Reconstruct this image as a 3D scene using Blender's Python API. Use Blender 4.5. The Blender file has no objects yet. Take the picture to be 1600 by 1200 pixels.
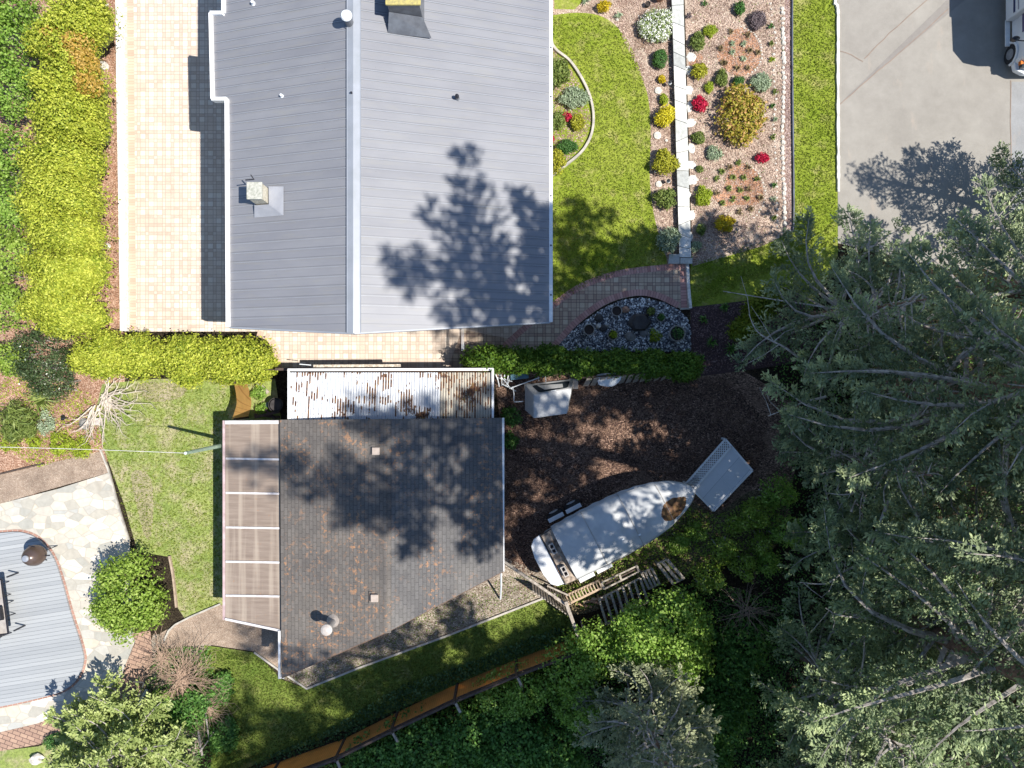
import bpy, math, random
import numpy as np
from mathutils import Vector, Matrix, noise
# ---------------------------------------------------------------- camera, world, sun, exposure
SC = bpy.context.scene
COL = SC.collection
S = 0.025          # metres per photo pixel on the ground
H = 27.78          # camera height
cam_d = bpy.data.cameras.new('camera'); cam = bpy.data.objects.new('camera', cam_d); COL.objects.link(cam)
cam.location = (0, 0, H); cam.rotation_euler = (0, 0, 0)
cam_d.sensor_width = 36; cam_d.lens = 25.0; cam_d.clip_end = 500; cam_d.clip_start = 0.1
SC.camera = cam
SUNV = Vector((24.3, -5.6, 40.0)).normalized()
w = bpy.data.worlds.new("World"); SC.world = w; w.use_nodes = True
wn = w.node_tree.nodes; sky = wn.new('ShaderNodeTexSky'); sky.sky_type = 'NISHITA'; sky.sun_disc = False
sky.sun_elevation = math.asin(SUNV.z); sky.sun_rotation = math.atan2(SUNV.x, SUNV.y)
w.node_tree.links.new(sky.outputs[0], wn['Background'].inputs[0]); wn['Background'].inputs[1].default_value = 0.11; sky.ozone_density = 2.6; sky.dust_density = 0.2
sd = bpy.data.lights.new('sun', 'SUN'); sd.energy = 5.0; sd.angle = math.radians(0.45); sd.color = (1.0, 0.95, 0.87)
so = bpy.data.objects.new('sun', sd); COL.objects.link(so); so.rotation_euler = SUNV.to_track_quat('Z', 'Y').to_euler()
so.location = (20, -5, 40)
SC.view_settings.view_transform = 'Standard'; SC.view_settings.look = 'None'
SC.view_settings.exposure = 0.6; SC.view_settings.gamma = 1
SC.cycles.max_bounces = 6; SC.cycles.diffuse_bounces = 3; SC.cycles.transmission_bounces = 4; SC.cycles.transparent_max_bounces = 6
R = random.Random(7)

# ---------------------------------------------------------------- helpers: coordinates
def P(px, py, z=0.0):
    k = 1 - z / H
    return Vector(((px - 800) * S * k, (600 - py) * S * k, z))
def onx(px, py, a, b):
    """point of the plane z = a + b*X (X in ground pixels from the image centre) seen at px,py"""
    u, v = px - 800, py - 600
    x = u * (1 - a / H) / (1 + u * b / H); z = a + b * x; k = 1 - z / H
    return Vector((x * S, -v * k * S, z))
def ony(px, py, a, b):
    u, v = px - 800, py - 600
    y = v * (1 - a / H) / (1 + v * b / H); z = a + b * y; k = 1 - z / H
    return Vector((u * k * S, -y * S, z))
def cr(pts, closed=False, n=6):
    out = []; m = len(pts)
    for i in range(m if closed else m - 1):
        if closed: p = [pts[(i + j - 1) % m] for j in range(4)]
        else: p = [pts[max(0, min(m - 1, i + j - 1))] for j in range(4)]
        for t in range(n):
            s = t / n
            out.append(tuple(0.5 * ((2 * p[1][c]) + (-p[0][c] + p[2][c]) * s + (2 * p[0][c] - 5 * p[1][c] + 4 * p[2][c] - p[3][c]) * s * s
                       + (-p[0][c] + 3 * p[1][c] - 3 * p[2][c] + p[3][c]) * s ** 3) for c in range(len(pts[0]))))
    if not closed: out.append(tuple(pts[-1]))
    return out

# ---------------------------------------------------------------- helpers: mesh building
class MB:
    def __init__(s): s.v = []; s.f = []; s.uv = {}; s.sm = False
    def add(s, vs, fs):
        o = len(s.v); s.v += [tuple(v) for v in vs]; s.f += [tuple(i + o for i in f) for f in fs]; return s
    def box(s, c, d, rz=0, rot=None):
        m = (rot if rot is not None else Matrix.Rotation(rz, 3, 'Z')); c = Vector(c)
        vs = [c + m @ Vector((x * d[0] / 2, y * d[1] / 2, z * d[2] / 2)) for x in (-1, 1) for y in (-1, 1) for z in (-1, 1)]
        return s.add(vs, [(0, 1, 3, 2), (4, 6, 7, 5), (0, 4, 5, 1), (2, 3, 7, 6), (0, 2, 6, 4), (1, 5, 7, 3)])
    def beam(s, a, b, w, h):
        a, b = Vector(a), Vector(b); d = b - a
        q = d.to_track_quat('X', 'Z').to_matrix()
        return s.box((a + b) / 2, (d.length, w, h), rot=q)
    def slab(s, top, t):
        n = len(top); top = [Vector(p) for p in top]
        ar = sum(top[i].x * top[(i + 1) % n].y - top[(i + 1) % n].x * top[i].y for i in range(n))
        if ar < 0: top = top[::-1]
        bot = [p - Vector((0, 0, t)) for p in top]
        fs = [tuple(range(n)), tuple(range(2 * n - 1, n - 1, -1))] + [(i, i + n, (i + 1) % n + n, (i + 1) % n) for i in range(n)]
        return s.add(top + bot, fs)
    def sheet(s, top):
        n = len(top); ar = sum(top[i][0] * top[(i + 1) % n][1] - top[(i + 1) % n][0] * top[i][1] for i in range(n))
        if ar < 0: top = top[::-1]
        return s.add(top, [tuple(range(n))])
    def tube(s, pts, rad, n=6, cap=True):
        pts = [Vector(p) for p in pts]; m = len(pts); rings = []
        up = Vector((0, 0, 1))
        for i, p in enumerate(pts):
            d = (pts[min(i + 1, m - 1)] - pts[max(i - 1, 0)]).normalized()
            a = d.cross(up if abs(d.z) < .95 else Vector((1, 0, 0))).normalized(); b = d.cross(a)
            r = rad[i] if isinstance(rad, (list, tuple)) else rad
            rings += [p + (a * math.cos(2 * math.pi * j / n) + b * math.sin(2 * math.pi * j / n)) * r for j in range(n)]
        fs = [(i * n + j, i * n + (j + 1) % n, (i + 1) * n + (j + 1) % n, (i + 1) * n + j) for i in range(m - 1) for j in range(n)]
        if cap: fs += [tuple(range(n))[::-1], tuple(range((m - 1) * n, m * n))]
        return s.add(rings, fs)
    def lathe(s, c, prof, n=20, sx=1, sy=1):
        c = Vector(c); rings = []
        for r, z in prof:
            rings += [c + Vector((r * sx * math.cos(2 * math.pi * j / n), r * sy * math.sin(2 * math.pi * j / n), z)) for j in range(n)]
        m = len(prof)
        fs = [(i * n + j, i * n + (j + 1) % n, (i + 1) * n + (j + 1) % n, (i + 1) * n + j) for i in range(m - 1) for j in range(n)]
        fs += [tuple(range(n))[::-1], tuple(range((m - 1) * n, m * n))]
        return s.add(rings, fs)
    def sweep(s, pts, w, h, z0=0.0, jit=0):
        """low kerb: rectangular section swept along ground points"""
        pts = [Vector((p[0], p[1], 0)) for p in pts]; m = len(pts); vs = []
        for i, p in enumerate(pts):
            d = (pts[min(i + 1, m - 1)] - pts[max(i - 1, 0)]).normalized(); a = Vector((-d.y, d.x, 0)) * w / 2
            if jit: a *= 1 + R.uniform(-jit, jit)
            vs += [p + a + Vector((0, 0, z0)), p + a * .9 + Vector((0, 0, z0 + h)), p - a * .9 + Vector((0, 0, z0 + h)), p - a + Vector((0, 0, z0))]
        fs = [(4 * i + j, 4 * i + j + 1, 4 * i + 5 + j, 4 * i + 4 + j) for i in range(m - 1) for j in range(3)] + [(0, 3, 2, 1), (4 * m - 4, 4 * m - 3, 4 * m - 2, 4 * m - 1)]
        return s.add(vs, fs)
    def stripuv(s, pts, w, z, side=0):
        """flat strip with uv = (length, across) in metres"""
        pts = [Vector((p[0], p[1], 0)) for p in pts]; m = len(pts); L = 0; vs = []; uv = []
        for i, p in enumerate(pts):
            if i: L += (p - pts[i - 1]).length
            d = (pts[min(i + 1, m - 1)] - pts[max(i - 1, 0)]).normalized(); a = Vector((-d.y, d.x, 0)) * w
            o = p - a * (0.5 - side * .5)
            vs += [o + Vector((0, 0, z)), o + a + Vector((0, 0, z))]; uv += [(L, 0), (L, w)]
        o0 = len(s.v)
        for i, q in enumerate(uv): s.uv[o0 + i] = q
        return s.add(vs, [(2 * i, 2 * i + 2, 2 * i + 3, 2 * i + 1) for i in range(m - 1)])
WL = {}
def tag(o, label=None, cat=None, group=None, kind=None):
    if label: o['label'] = label
    if cat: o['category'] = cat
    if group: o['group'] = group
    if kind: o['kind'] = kind
    return o
def link(name, me, mat, parent=None):
    o = bpy.data.objects.new(name, me); COL.objects.link(o)
    if mat: me.materials.append(mat)
    if parent: o.parent = parent
    return o
def obj(name, mb, mat, parent=None, origin=None, smooth=False, bevel=0):
    """mesh object; the builder's points are world points"""
    og = Vector(WL[parent.name]) if parent else Vector(origin or (0, 0, 0))
    me = bpy.data.meshes.new(name); me.from_pydata([(v[0] - og.x, v[1] - og.y, v[2] - og.z) for v in mb.v], [], mb.f)
    me.validate()
    if mb.uv:
        ul = me.uv_layers.new(name='UVMap')
        for l in me.loops: ul.data[l.index].uv = mb.uv.get(l.vertex_index, (0, 0))
    if smooth: me.polygons.foreach_set('use_smooth', [True] * len(me.polygons))
    me.update(); o = link(name, me, mat, parent)
    if not parent: o.location = og
    WL[o.name] = tuple(og)
    if bevel:
        b = o.modifiers.new('bevel', 'BEVEL'); b.width = bevel; b.segments = 2; b.limit_method = 'ANGLE'; b.angle_limit = .6
    return o
def empty(name, loc, label, cat, group=None):
    o = bpy.data.objects.new(name, None); COL.objects.link(o); o.location = loc; WL[o.name] = tuple(loc); o.empty_display_size = .3
    return tag(o, label, cat, group)
def struct(name, mb, mat): return tag(obj(name, mb, mat), kind='structure')
def dup(root, loc, rz=0, sc=1, label=None):
    c = root.copy(); COL.objects.link(c); c.location = loc; c.rotation_euler = (0, 0, rz); c.scale = (sc, sc, sc) if not isinstance(sc, tuple) else sc
    if label: c['label'] = label
    for ch in root.children:
        d = ch.copy(); COL.objects.link(d); d.parent = c
        for g in ch.children:
            e = g.copy(); COL.objects.link(e); e.parent = d
    return c
def npmesh(name, V, F, var, mat, parent=None, origin=None, label=None):
    og = np.array(WL[parent.name] if parent else (origin or (0, 0, 0)))
    me = bpy.data.meshes.new(name); nv, nf = len(V), len(F)
    me.vertices.add(nv); me.vertices.foreach_set('co', (V - og).astype(np.float32).ravel())
    me.loops.add(nf * 4); me.loops.foreach_set('vertex_index', F.astype(np.int32).ravel())
    me.polygons.add(nf); me.polygons.foreach_set('loop_start', np.arange(0, nf * 4, 4, dtype=np.int32))
    a = me.attributes.new('var', 'FLOAT', 'POINT'); a.data.foreach_set('value', var.astype(np.float32))
    me.update(calc_edges=True); o = link(name, me, mat, parent)
    if not parent: o.location = tuple(og)
    WL[o.name] = tuple(og)
    return o

# ---------------------------------------------------------------- helpers: materials
class NT:
    def __init__(s, name):
        s.m = bpy.data.materials.new(name); s.m.use_nodes = True; s.t = s.m.node_tree; s.b = s.t.nodes['Principled BSDF']
        s.out = s.t.nodes['Material Output']; s.tc = s.t.nodes.new('ShaderNodeTexCoord')
    def set(s, sock, v):
        if isinstance(v, bpy.types.NodeSocket): s.t.links.new(v, sock)
        elif v is not None:
            if isinstance(v, (tuple, list)) and len(v) == 3 and sock.type == 'RGBA': v = (*v, 1)
            sock.default_value = v
    def mt(s, op, a, b=None, c=None, clamp=False):
        n = s.t.nodes.new('ShaderNodeMath'); n.operation = op; n.use_clamp = clamp
        for i, q in enumerate((a, b, c)):
            if q is not None: s.set(n.inputs[i], q)
        return n.outputs[0]
    def mix(s, f, a, b, mode='MIX'):
        n = s.t.nodes.new('ShaderNodeMix'); n.data_type = 'RGBA'; n.blend_type = mode
        s.set(n.inputs[0], f); s.set(n.inputs[6], a); s.set(n.inputs[7], b); return n.outputs[2]
    def ramp(s, f, stops, const=False):
        n = s.t.nodes.new('ShaderNodeValToRGB'); e = n.color_ramp
        if const: e.interpolation = 'CONSTANT'
        while len(e.elements) < len(stops): e.elements.new(.5)
        for i, (p, c) in enumerate(stops): e.elements[i].position = p; e.elements[i].color = (*c, 1) if len(c) == 3 else c
        s.set(n.inputs[0], f); return n.outputs[0]
    def map(s, scale=(1, 1, 1), rot=0, loc=(0, 0, 0), co=None):
        n = s.t.nodes.new('ShaderNodeMapping'); n.inputs[3].default_value = scale; n.inputs[2].default_value = (0, 0, rot); n.inputs[1].default_value = loc
        s.t.links.new(co or s.tc.outputs['Object'], n.inputs[0]); return n.outputs[0]
    def noise(s, scale, detail=4, rough=.6, co=None, dist=0):
        n = s.t.nodes.new('ShaderNodeTexNoise'); n.inputs['Scale'].default_value = scale; n.inputs['Detail'].default_value = detail
        n.inputs['Roughness'].default_value = rough; n.inputs['Distortion'].default_value = dist
        s.t.links.new(co or s.tc.outputs['Object'], n.inputs[0]); return n.outputs[0]
    def vor(s, scale, feat='F1', co=None, out=0, rnd=1):
        n = s.t.nodes.new('ShaderNodeTexVoronoi'); n.feature = feat; n.inputs['Scale'].default_value = scale; n.inputs['Randomness'].default_value = rnd
        s.t.links.new(co or s.tc.outputs['Object'], n.inputs[0]); return n.outputs[out]
    def white(s, v, w=None):
        n = s.t.nodes.new('ShaderNodeTexWhiteNoise'); n.noise_dimensions = '3D' if w is None else '2D'
        s.set(n.inputs[0], v); return n.outputs[0]
    def xyz(s, co=None):
        n = s.t.nodes.new('ShaderNodeSeparateXYZ'); s.t.links.new(co or s.tc.outputs['Object'], n.inputs[0]); return n.outputs
    def comb(s, x, y, z=0.0):
        n = s.t.nodes.new('ShaderNodeCombineXYZ'); s.set(n.inputs[0], x); s.set(n.inputs[1], y); s.set(n.inputs[2], z); return n.outputs[0]
    def bump(s, h, st=.5, d=.02):
        n = s.t.nodes.new('ShaderNodeBump'); n.inputs['Strength'].default_value = st; n.inputs['Distance'].default_value = d
        s.t.links.new(h, n.inputs['Height']); s.t.links.new(n.outputs[0], s.b.inputs['Normal'])
    def fin(s, col, rough=.8, metal=0, spec=None):
        s.set(s.b.inputs['Base Color'], col); s.set(s.b.inputs['Roughness'], rough); s.b.inputs['Metallic'].default_value = metal
        if spec is not None: s.b.inputs['Specular IOR Level'].default_value = spec
        return s.m
def simple(name, c1, c2=None, scale=3, rough=.7, metal=0, bump=0, detail=5, lo=.35, hi=.65):
    n = NT(name); c2 = c2 or tuple(x * .82 for x in c1)
    f = n.noise(scale, detail)
    if bump: n.bump(n.noise(scale * 6, 3), bump, .01)
    return n.fin(n.ramp(f, [(lo, c2), (hi, c1)]), rough, metal)
def leafmat(name, c0, c1, c2, transl=.3, clump=1.6, rough=.55, gl=.3):
    """c0 dark, c1 mid, c2 light leaf colours; each leaf has its own 'var'; noise makes older and younger growth patches"""
    n = NT(name); a = n.t.nodes.new('ShaderNodeAttribute'); a.attribute_name = 'var'
    nz = n.noise(clump, 3)
    f = n.mt('ADD', n.mt('MULTIPLY', a.outputs['Fac'], .6), n.mt('MULTIPLY', n.mt('SUBTRACT', nz, .3), 1.0))
    col = n.ramp(f, [(.08, c0), (.5, c1), (.92, c2)])
    n.fin(col, rough, 0, gl)
    tr = n.t.nodes.new('ShaderNodeBsdfTranslucent'); n.set(tr.inputs[0], n.mix(1.0, col, (1.0, 1.0, .55), 'MULTIPLY'))
    ms = n.t.nodes.new('ShaderNodeMixShader'); ms.inputs[0].default_value = transl
    n.t.links.new(n.b.outputs[0], ms.inputs[1]); n.t.links.new(tr.outputs[0], ms.inputs[2]); n.t.links.new(ms.outputs[0], n.out.inputs[0])
    return n.m
def grassmat(name, g0, g1, dry, dryamt=.5, sc=.35):
    n = NT(name); a = n.noise(sc, 5, .65); b = n.noise(9, 4, .7); c = n.noise(1.3, 5, .7)
    col = n.ramp(a, [(.3, g0), (.62, g1)])
    col = n.mix(n.ramp(c, [(dryamt, (0, 0, 0)), (dryamt + .22, (1, 1, 1))]), col, dry)
    col = n.mix(.75, col, n.ramp(b, [(.3, (.45, .45, .45)), (.55, (1, 1, 1)), (.72, (1.45, 1.4, 1.3))]), 'MULTIPLY')
    n.bump(n.noise(28, 3), .9, .04); return n.fin(col, .9, 0, .1)
def soilmat(name, c0, c1, c2, chip=26, pale=None):
    n = NT(name); v = n.vor(chip, 'F1', n.map((1, 2.1, 1), .5), 1); s = n.t.nodes.new('ShaderNodeSeparateColor'); n.t.links.new(v, s.inputs[0])
    chipc = n.ramp(s.outputs[0], [(0, c0), (.45, c1), (.93, c2), (1, tuple(min(1, x * 1.6) for x in c2))])
    col = n.mix(.8, chipc, n.ramp(n.noise(.9, 6, .75), [(.3, (.5, .47, .46)), (.7, (1.45, 1.42, 1.4))]), 'MULTIPLY')
    if pale: col = n.mix(n.ramp(n.noise(1.1, 6, .75), [(.5, (0, 0, 0)), (.62, (.65, .65, .65))]), col, n.mix(n.noise(40, 2), tuple(q * .75 for q in pale), tuple(q * 1.2 for q in pale)))
    n.bump(n.vor(chip, 'F1', n.map((1, 2.1, 1), .5)), .8, .03); return n.fin(col, .95, 0, .1)

# ---- ground materials
m_soil = soilmat('forest_soil', (.012, .009, .007), (.03, .022, .016), (.06, .05, .03))
m_bark = soilmat('bark_mulch', (.17, .085, .05), (.32, .18, .12), (.5, .36, .27))
m_bed = soilmat('pink_mulch', (.17, .115, .085), (.36, .265, .205), (.6, .49, .4), 30, (.6, .51, .41))
m_patch = soilmat('orange_soil', (.25, .11, .06), (.42, .22, .13), (.55, .36, .25), 34)
m_yard = soilmat('yard_soil', (.035, .022, .017), (.14, .088, .066), (.34, .23, .17), 20, (.24, .155, .11))
m_gravelpink = soilmat('pink_gravel', (.15, .09, .08), (.3, .2, .18), (.5, .42, .4), 34)
m_weed = soilmat('weedy_soil', (.12, .09, .06), (.27, .22, .17), (.42, .38, .32), 24)
m_lawn = grassmat('lawn_grass', (.17, .24, .02), (.26, .31, .045), (.38, .34, .14), .52)
m_lawn2 = grassmat('lawn_grass_worn', (.18, .25, .06), (.29, .34, .1), (.4, .35, .22), .45, .5)
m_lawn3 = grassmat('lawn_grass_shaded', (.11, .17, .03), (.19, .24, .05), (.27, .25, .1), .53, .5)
def paver(name, per=.33, c=((.54, .44, .36), (.63, .535, .445), (.74, .67, .58)), line=(.36, .28, .23)):
    n = NT(name); x = n.xyz(); big = .63
    def ax(q):
        u = n.mt('DIVIDE', q, per); fu = n.mt('FRACT', u); sb = n.mt('LESS_THAN', fu, big)
        d = n.mt('MULTIPLY', n.mt('MINIMUM', n.mt('MINIMUM', fu, n.mt('ABSOLUTE', n.mt('SUBTRACT', fu, big))), n.mt('SUBTRACT', 1.0, fu)), per)
        return n.mt('ADD', n.mt('MULTIPLY', n.mt('FLOOR', u), 2.0), sb), sb, d
    ix, sx, dx = ax(x[0]); iy, sy, dy = ax(x[1]); ln = n.mt('LESS_THAN', n.mt('MINIMUM', dx, dy), .0085)
    r = n.white(n.comb(ix, iy)); bigm = n.mt('MULTIPLY', sx, sy)
    f = n.mt('ADD', n.mt('MULTIPLY', r, .7), n.mt('MULTIPLY', bigm, .3))
    col = n.ramp(f, [(0, c[0]), (.5, c[1]), (.95, c[2])])
    col = n.mix(.5, col, n.ramp(n.noise(.7, 6, .7), [(.3, (.66, .6, .55)), (.7, (1.08, 1.08, 1.08))]), 'MULTIPLY')
    col = n.mix(.25, col, n.ramp(n.noise(40, 2), [(.3, (.6, .6, .6)), (.7, (1.3, 1.3, 1.3))]), 'MULTIPLY')
    return n.fin(n.mix(ln, col, line), .85)
m_paver = paver('terrace_pavers')
m_paver2 = paver('path_pavers', .33, ((.36, .26, .21), (.48, .38, .29), (.6, .51, .39)), (.13, .09, .08))
def brickstrip(name, c0, c1, mortar, bl=.11):
    n = NT(name); x = n.xyz(n.tc.outputs['UV']); u = n.mt('DIVIDE', x[0], bl); f = n.mt('FRACT', u)
    ln = n.mt('LESS_THAN', f, .12); r = n.white(n.comb(n.mt('FLOOR', u), 3.0))
    return n.fin(n.mix(ln, n.ramp(r, [(0, c0), (1, c1)]), mortar), .85)
m_brick = brickstrip('border_brick', (.36, .18, .16), (.55, .33, .29), (.14, .09, .08))
m_brickl = brickstrip('pale_border_brick', (.5, .34, .26), (.64, .47, .36), (.35, .26, .2))
m_redbrick = brickstrip('red_brick_edge', (.27, .15, .115), (.38, .22, .17), (.38, .32, .28), .2)
def flag():
    n = NT('flagstone'); co = n.map((1.15, 1.9, 1), .35); v = n.vor(1.6, 'F1', co, 1); s = n.t.nodes.new('ShaderNodeSeparateColor'); n.t.links.new(v, s.inputs[0])
    e = n.vor(1.6, 'DISTANCE_TO_EDGE', co, 0)
    col = n.ramp(s.outputs[0], [(0, (.34, .335, .3)), (.25, (.42, .39, .33)), (.45, (.56, .51, .43)), (.62, (.4, .4, .37)), (.8, (.58, .49, .38)), (1, (.68, .65, .58))])
    col = n.mix(.4, col, n.ramp(n.noise(5, 5), [(.3, (.7, .7, .7)), (.7, (1.2, 1.2, 1.2))]), 'MULTIPLY')
    return n.fin(n.mix(n.ramp(e, [(.0, (.8, .8, .8)), (.05, (0, 0, 0))]), col, (.34, .31, .26)), .8)
m_flag = flag()
def boards(name, rot, w, c0, c1, line, lw=.09):
    n = NT(name); co = n.map((1, 1, 1), rot); x = n.xyz(co); u = n.mt('DIVIDE', x[1], w); r = n.white(n.comb(n.mt('FLOOR', u), 1.0))
    ln = n.mt('LESS_THAN', n.mt('FRACT', u), lw); f = n.mt('ADD', n.mt('MULTIPLY', r, .5), n.mt('MULTIPLY', n.noise(3, 4, .6, n.map((.4, 5, 1), rot)), .5))
    return n.fin(n.mix(ln, n.ramp(f, [(.2, c0), (.8, c1)]), line), .75)
m_deck = boards('deck_boards', math.radians(-9), .15, (.27, .285, .3), (.36, .375, .385), (.13, .135, .145))
m_conc = simple('concrete', (.5, .46, .4), (.3, .28, .25), 4, .85, 0, .3)
m_white = simple('white_stone_kerb', (.8, .78, .73), (.5, .48, .44), 9, .8, 0, .4)
m_tan = soilmat('aggregate_path', (.28, .2, .15), (.38, .29, .22), (.48, .4, .32), 44)
def brickpav():
    n = NT('brick_paving'); t = n.t.nodes.new('ShaderNodeTexBrick'); n.t.links.new(n.map((1, 1, 1), .35), t.inputs[0])
    t.inputs['Color1'].default_value = (.42, .28, .2, 1); t.inputs['Color2'].default_value = (.33, .21, .155, 1); t.inputs['Mortar'].default_value = (.1, .06, .05, 1)
    t.inputs['Scale'].default_value = 1; t.inputs['Brick Width'].default_value = .3; t.inputs['Row Height'].default_value = .16; t.inputs['Mortar Size'].default_value = .012
    return n.fin(n.mix(.5, t.outputs[0], n.ramp(n.noise(1.5, 5), [(.3, (.6, .6, .6)), (.7, (1.2, 1.2, 1.2))]), 'MULTIPLY'), .9)
m_brickpav = brickpav()
def drive(name, c0, c1):
    n = NT(name); a = n.noise(.35, 6, .6); g = n.noise(60, 2, .6); d = n.vor(1.1, 'F1')
    col = n.ramp(a, [(.3, c0), (.7, c1)]); col = n.mix(.5, col, n.ramp(g, [(.35, (.72, .72, .72)), (.65, (1.22, 1.22, 1.22))]), 'MULTIPLY')
    col = n.mix(n.ramp(d, [(.03, (1, 1, 1)), (.042, (0, 0, 0))]), col, (.09, .08, .08)); col = n.mix(.7, col, n.ramp(n.noise(1.3, 7, .75), [(.3, (.8, .79, .78)), (.7, (1.12, 1.12, 1.12))]), 'MULTIPLY')
    col = n.mix(n.ramp(n.noise(1.7, 4, .6, n.map((1, .35, 1), .75)), [(.62, (0, 0, 0)), (.75, (.35, .35, .35))]), col, (.42, .34, .27))
    return n.fin(col, .9)
m_drive = drive('driveway_asphalt', (.25, .233, .208), (.3, .282, .252))
m_drive2 = drive('driveway_patch', (.21, .193, .178), (.245, .228, .21))
m_drive3 = drive('driveway_grey', (.24, .243, .247), (.275, .278, .282))
m_black = simple('black_plastic', (.02, .02, .03), (.012, .012, .016), 4, .4)
m_crack = simple('crack_seal', (.27, .2, .155), (.2, .15, .12), 3, .9)
# ================================================================ THE SETTING
def sh(name, pts, lv, mat, smooth=0, closed=True):
    if smooth: pts = cr(pts, True, smooth)
    z = .004 * lv
    return struct(name, MB().sheet([P(a, b, 0) + Vector((0, 0, z)) for a, b in pts]), mat)
struct('ground', MB().sheet([(-160, -160, 0), (160, -160, 0), (160, 160, 0), (-160, 160, 0)]), m_soil)
sh('soil_bed', [(-60, 430), (170, 560), (190, 620), (170, 720), (-60, 770)], .5, m_bark, 4)
sh('bark_bed', [(-60, -80), (190, -80), (198, 530), (-60, 530)], 1, m_bark)
# paved terrace around the house
sh('terrace', [(190, -80), (848, -80), (848, 470), (850, 500), (760, 545), (724, 575), (430, 575), (428, 552), (418, 530), (402, 518), (193, 518)], 2, m_paver)
struct('terrace_border', MB().stripuv([P(a, b) for a, b in [(203, -80), (208, 515)]], .26, .012), m_brickl)
struct('terrace_border', MB().stripuv([P(a, b) for a, b in cr([(402, 521), (420, 528), (433, 550), (435, 575)], False, 6)], .26, .012), m_brickl)
# garden path with curved brick edges
outer = cr([(770, 560), (800, 530), (845, 492), (900, 452), (945, 433), (985, 424), (1030, 419), (1073, 415)], False, 6)
inner = cr([(850, 560), (868, 545), (900, 510), (938, 481), (970, 467), (1003, 462), (1033, 468), (1062, 482)], False, 6)
sh('garden_path', [(700, 575), (722, 515)] + outer[6:] + [(1075, 484)] + inner[::-1], 3, m_paver2)
struct('path_border', MB().stripuv([P(a, b) for a, b in outer], .24, .018), m_brick)
struct('path_border', MB().stripuv([P(a, b) for a, b in [(p[0] - 2, p[1] - 5) for p in inner]], .24, .018), m_brick)
struct('path_border', MB().stripuv([P(1067, 422), P(1069, 481)], .24, .018), m_brick)
# lawns
m_worn = grassmat('worn_dry_grass', (.27, .25, .13), (.34, .31, .18), (.4, .34, .25), .5)
sh('lawn', [(855, -60), (995, -60), (960, 5), (930, 22), (915, 12), (890, 8), (866, 10), (864, 30), (880, 60), (855, 330), (855, 490), (880, 466), (920, 441), (960, 428), (1000, 421), (1045, 416),
            (1043, 395), (1030, 370), (1020, 330), (1014, 280), (1016, 210), (1012, 150), (1000, 110), (985, 70), (962, 38), (930, 23), (866, 23)][12:14] + [], 0, m_lawn) if False else None
sh('lawn', cr([(862, 24), (900, 20), (935, 24), (962, 40), (985, 72), (1000, 110), (1013, 155), (1017, 210), (1015, 270), (1019, 320), (1030, 370), (1042, 405)], False, 5)
   + [(1042, 416), (1000, 421), (960, 428), (920, 441), (880, 466), (855, 490), (852, 330), (852, 24)], 2, m_lawn)
sh('lawn', [(866, -60), (925, -60), (912, 0), (898, 15), (866, 14)], 2, m_lawn)
sh('lawn', [(1237, -60), (1309, -60), (1309, 400), (1250, 520), (1078, 500), (1079, 410), (1150, 395), (1236, 362)], 2, m_lawn)
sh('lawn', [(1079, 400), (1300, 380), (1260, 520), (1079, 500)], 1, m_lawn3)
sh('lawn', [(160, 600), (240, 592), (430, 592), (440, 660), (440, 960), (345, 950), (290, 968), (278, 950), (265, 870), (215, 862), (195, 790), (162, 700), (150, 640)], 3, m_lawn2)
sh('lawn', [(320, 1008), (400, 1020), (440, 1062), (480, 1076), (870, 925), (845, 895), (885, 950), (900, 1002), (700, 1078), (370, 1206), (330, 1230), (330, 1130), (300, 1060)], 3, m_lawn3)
sh('worn_grass', [(205, 742), (222, 735), (236, 750), (240, 790), (236, 838), (226, 836), (214, 790)], 3.5, m_worn, 5)
sh('worn_grass', [(215, 600), (255, 598), (292, 604), (280, 622), (240, 628), (222, 618)], 3.5, m_worn, 5)
sh('lawn', [(-40, 1178), (60, 1166), (120, 1145), (90, 1240), (-40, 1260)], 3, m_lawn2)
# planting beds beside the lawns
sh('mulch_bed', [(850, -60), (1062, -60), (1072, 416), (1000, 423), (870, 480), (850, 480)], 1, m_bed)
sh('mulch_bed', [(1068, -60), (1238, -60), (1238, 362), (1190, 385), (1082, 416)], 3, m_bed)
sh('gravel_strip', [(1226, -60), (1237, -60), (1237, 358), (1226, 356)], 4, m_gravelpink)
sh('orange_mulch', [(1135, 62), (1150, 45), (1170, 46), (1186, 72), (1186, 100), (1170, 116), (1148, 118), (1130, 105), (1120, 85)], 4, m_patch, 5)
sh('orange_mulch', [(1128, 300), (1140, 265), (1165, 256), (1186, 275), (1192, 305), (1180, 320), (1150, 320), (1130, 322), (1112, 305)], 4, m_patch, 5)
sh('orange_mulch', [(1080, 92), (1092, 84), (1098, 92), (1084, 104), (1076, 100)], 4, m_patch, 4)
# driveway
sh('driveway', [(1308, -80), (1760, -80), (1760, 420), (1480, 420), (1309, 380)], 4, m_drive)
sh('driveway_patch', [(1304 + 8, 162), (1490, -10), (1520, -10), (1366, 116), (1312, 164)], 5, m_drive2)
sh('driveway_strip', [(1580, 128), (1760, 128), (1760, 420), (1583, 420), (1578, 240)], 5, m_drive3)
for ln in ([(1313, 163), (1366, 116), (1400, 88), (1482, 14)], [(1350, 92), (1390, 52), (1456, -6)], [(1312, 80), (1330, 86), (1348, 97)], [(1579, 126), (1579, 240), (1584, 300)]):
    struct('driveway_crack', MB().stripuv([P(a + R.uniform(-1, 1), b) for a, b in cr(ln, False, 5)], .03, .026), m_crack)
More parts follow.
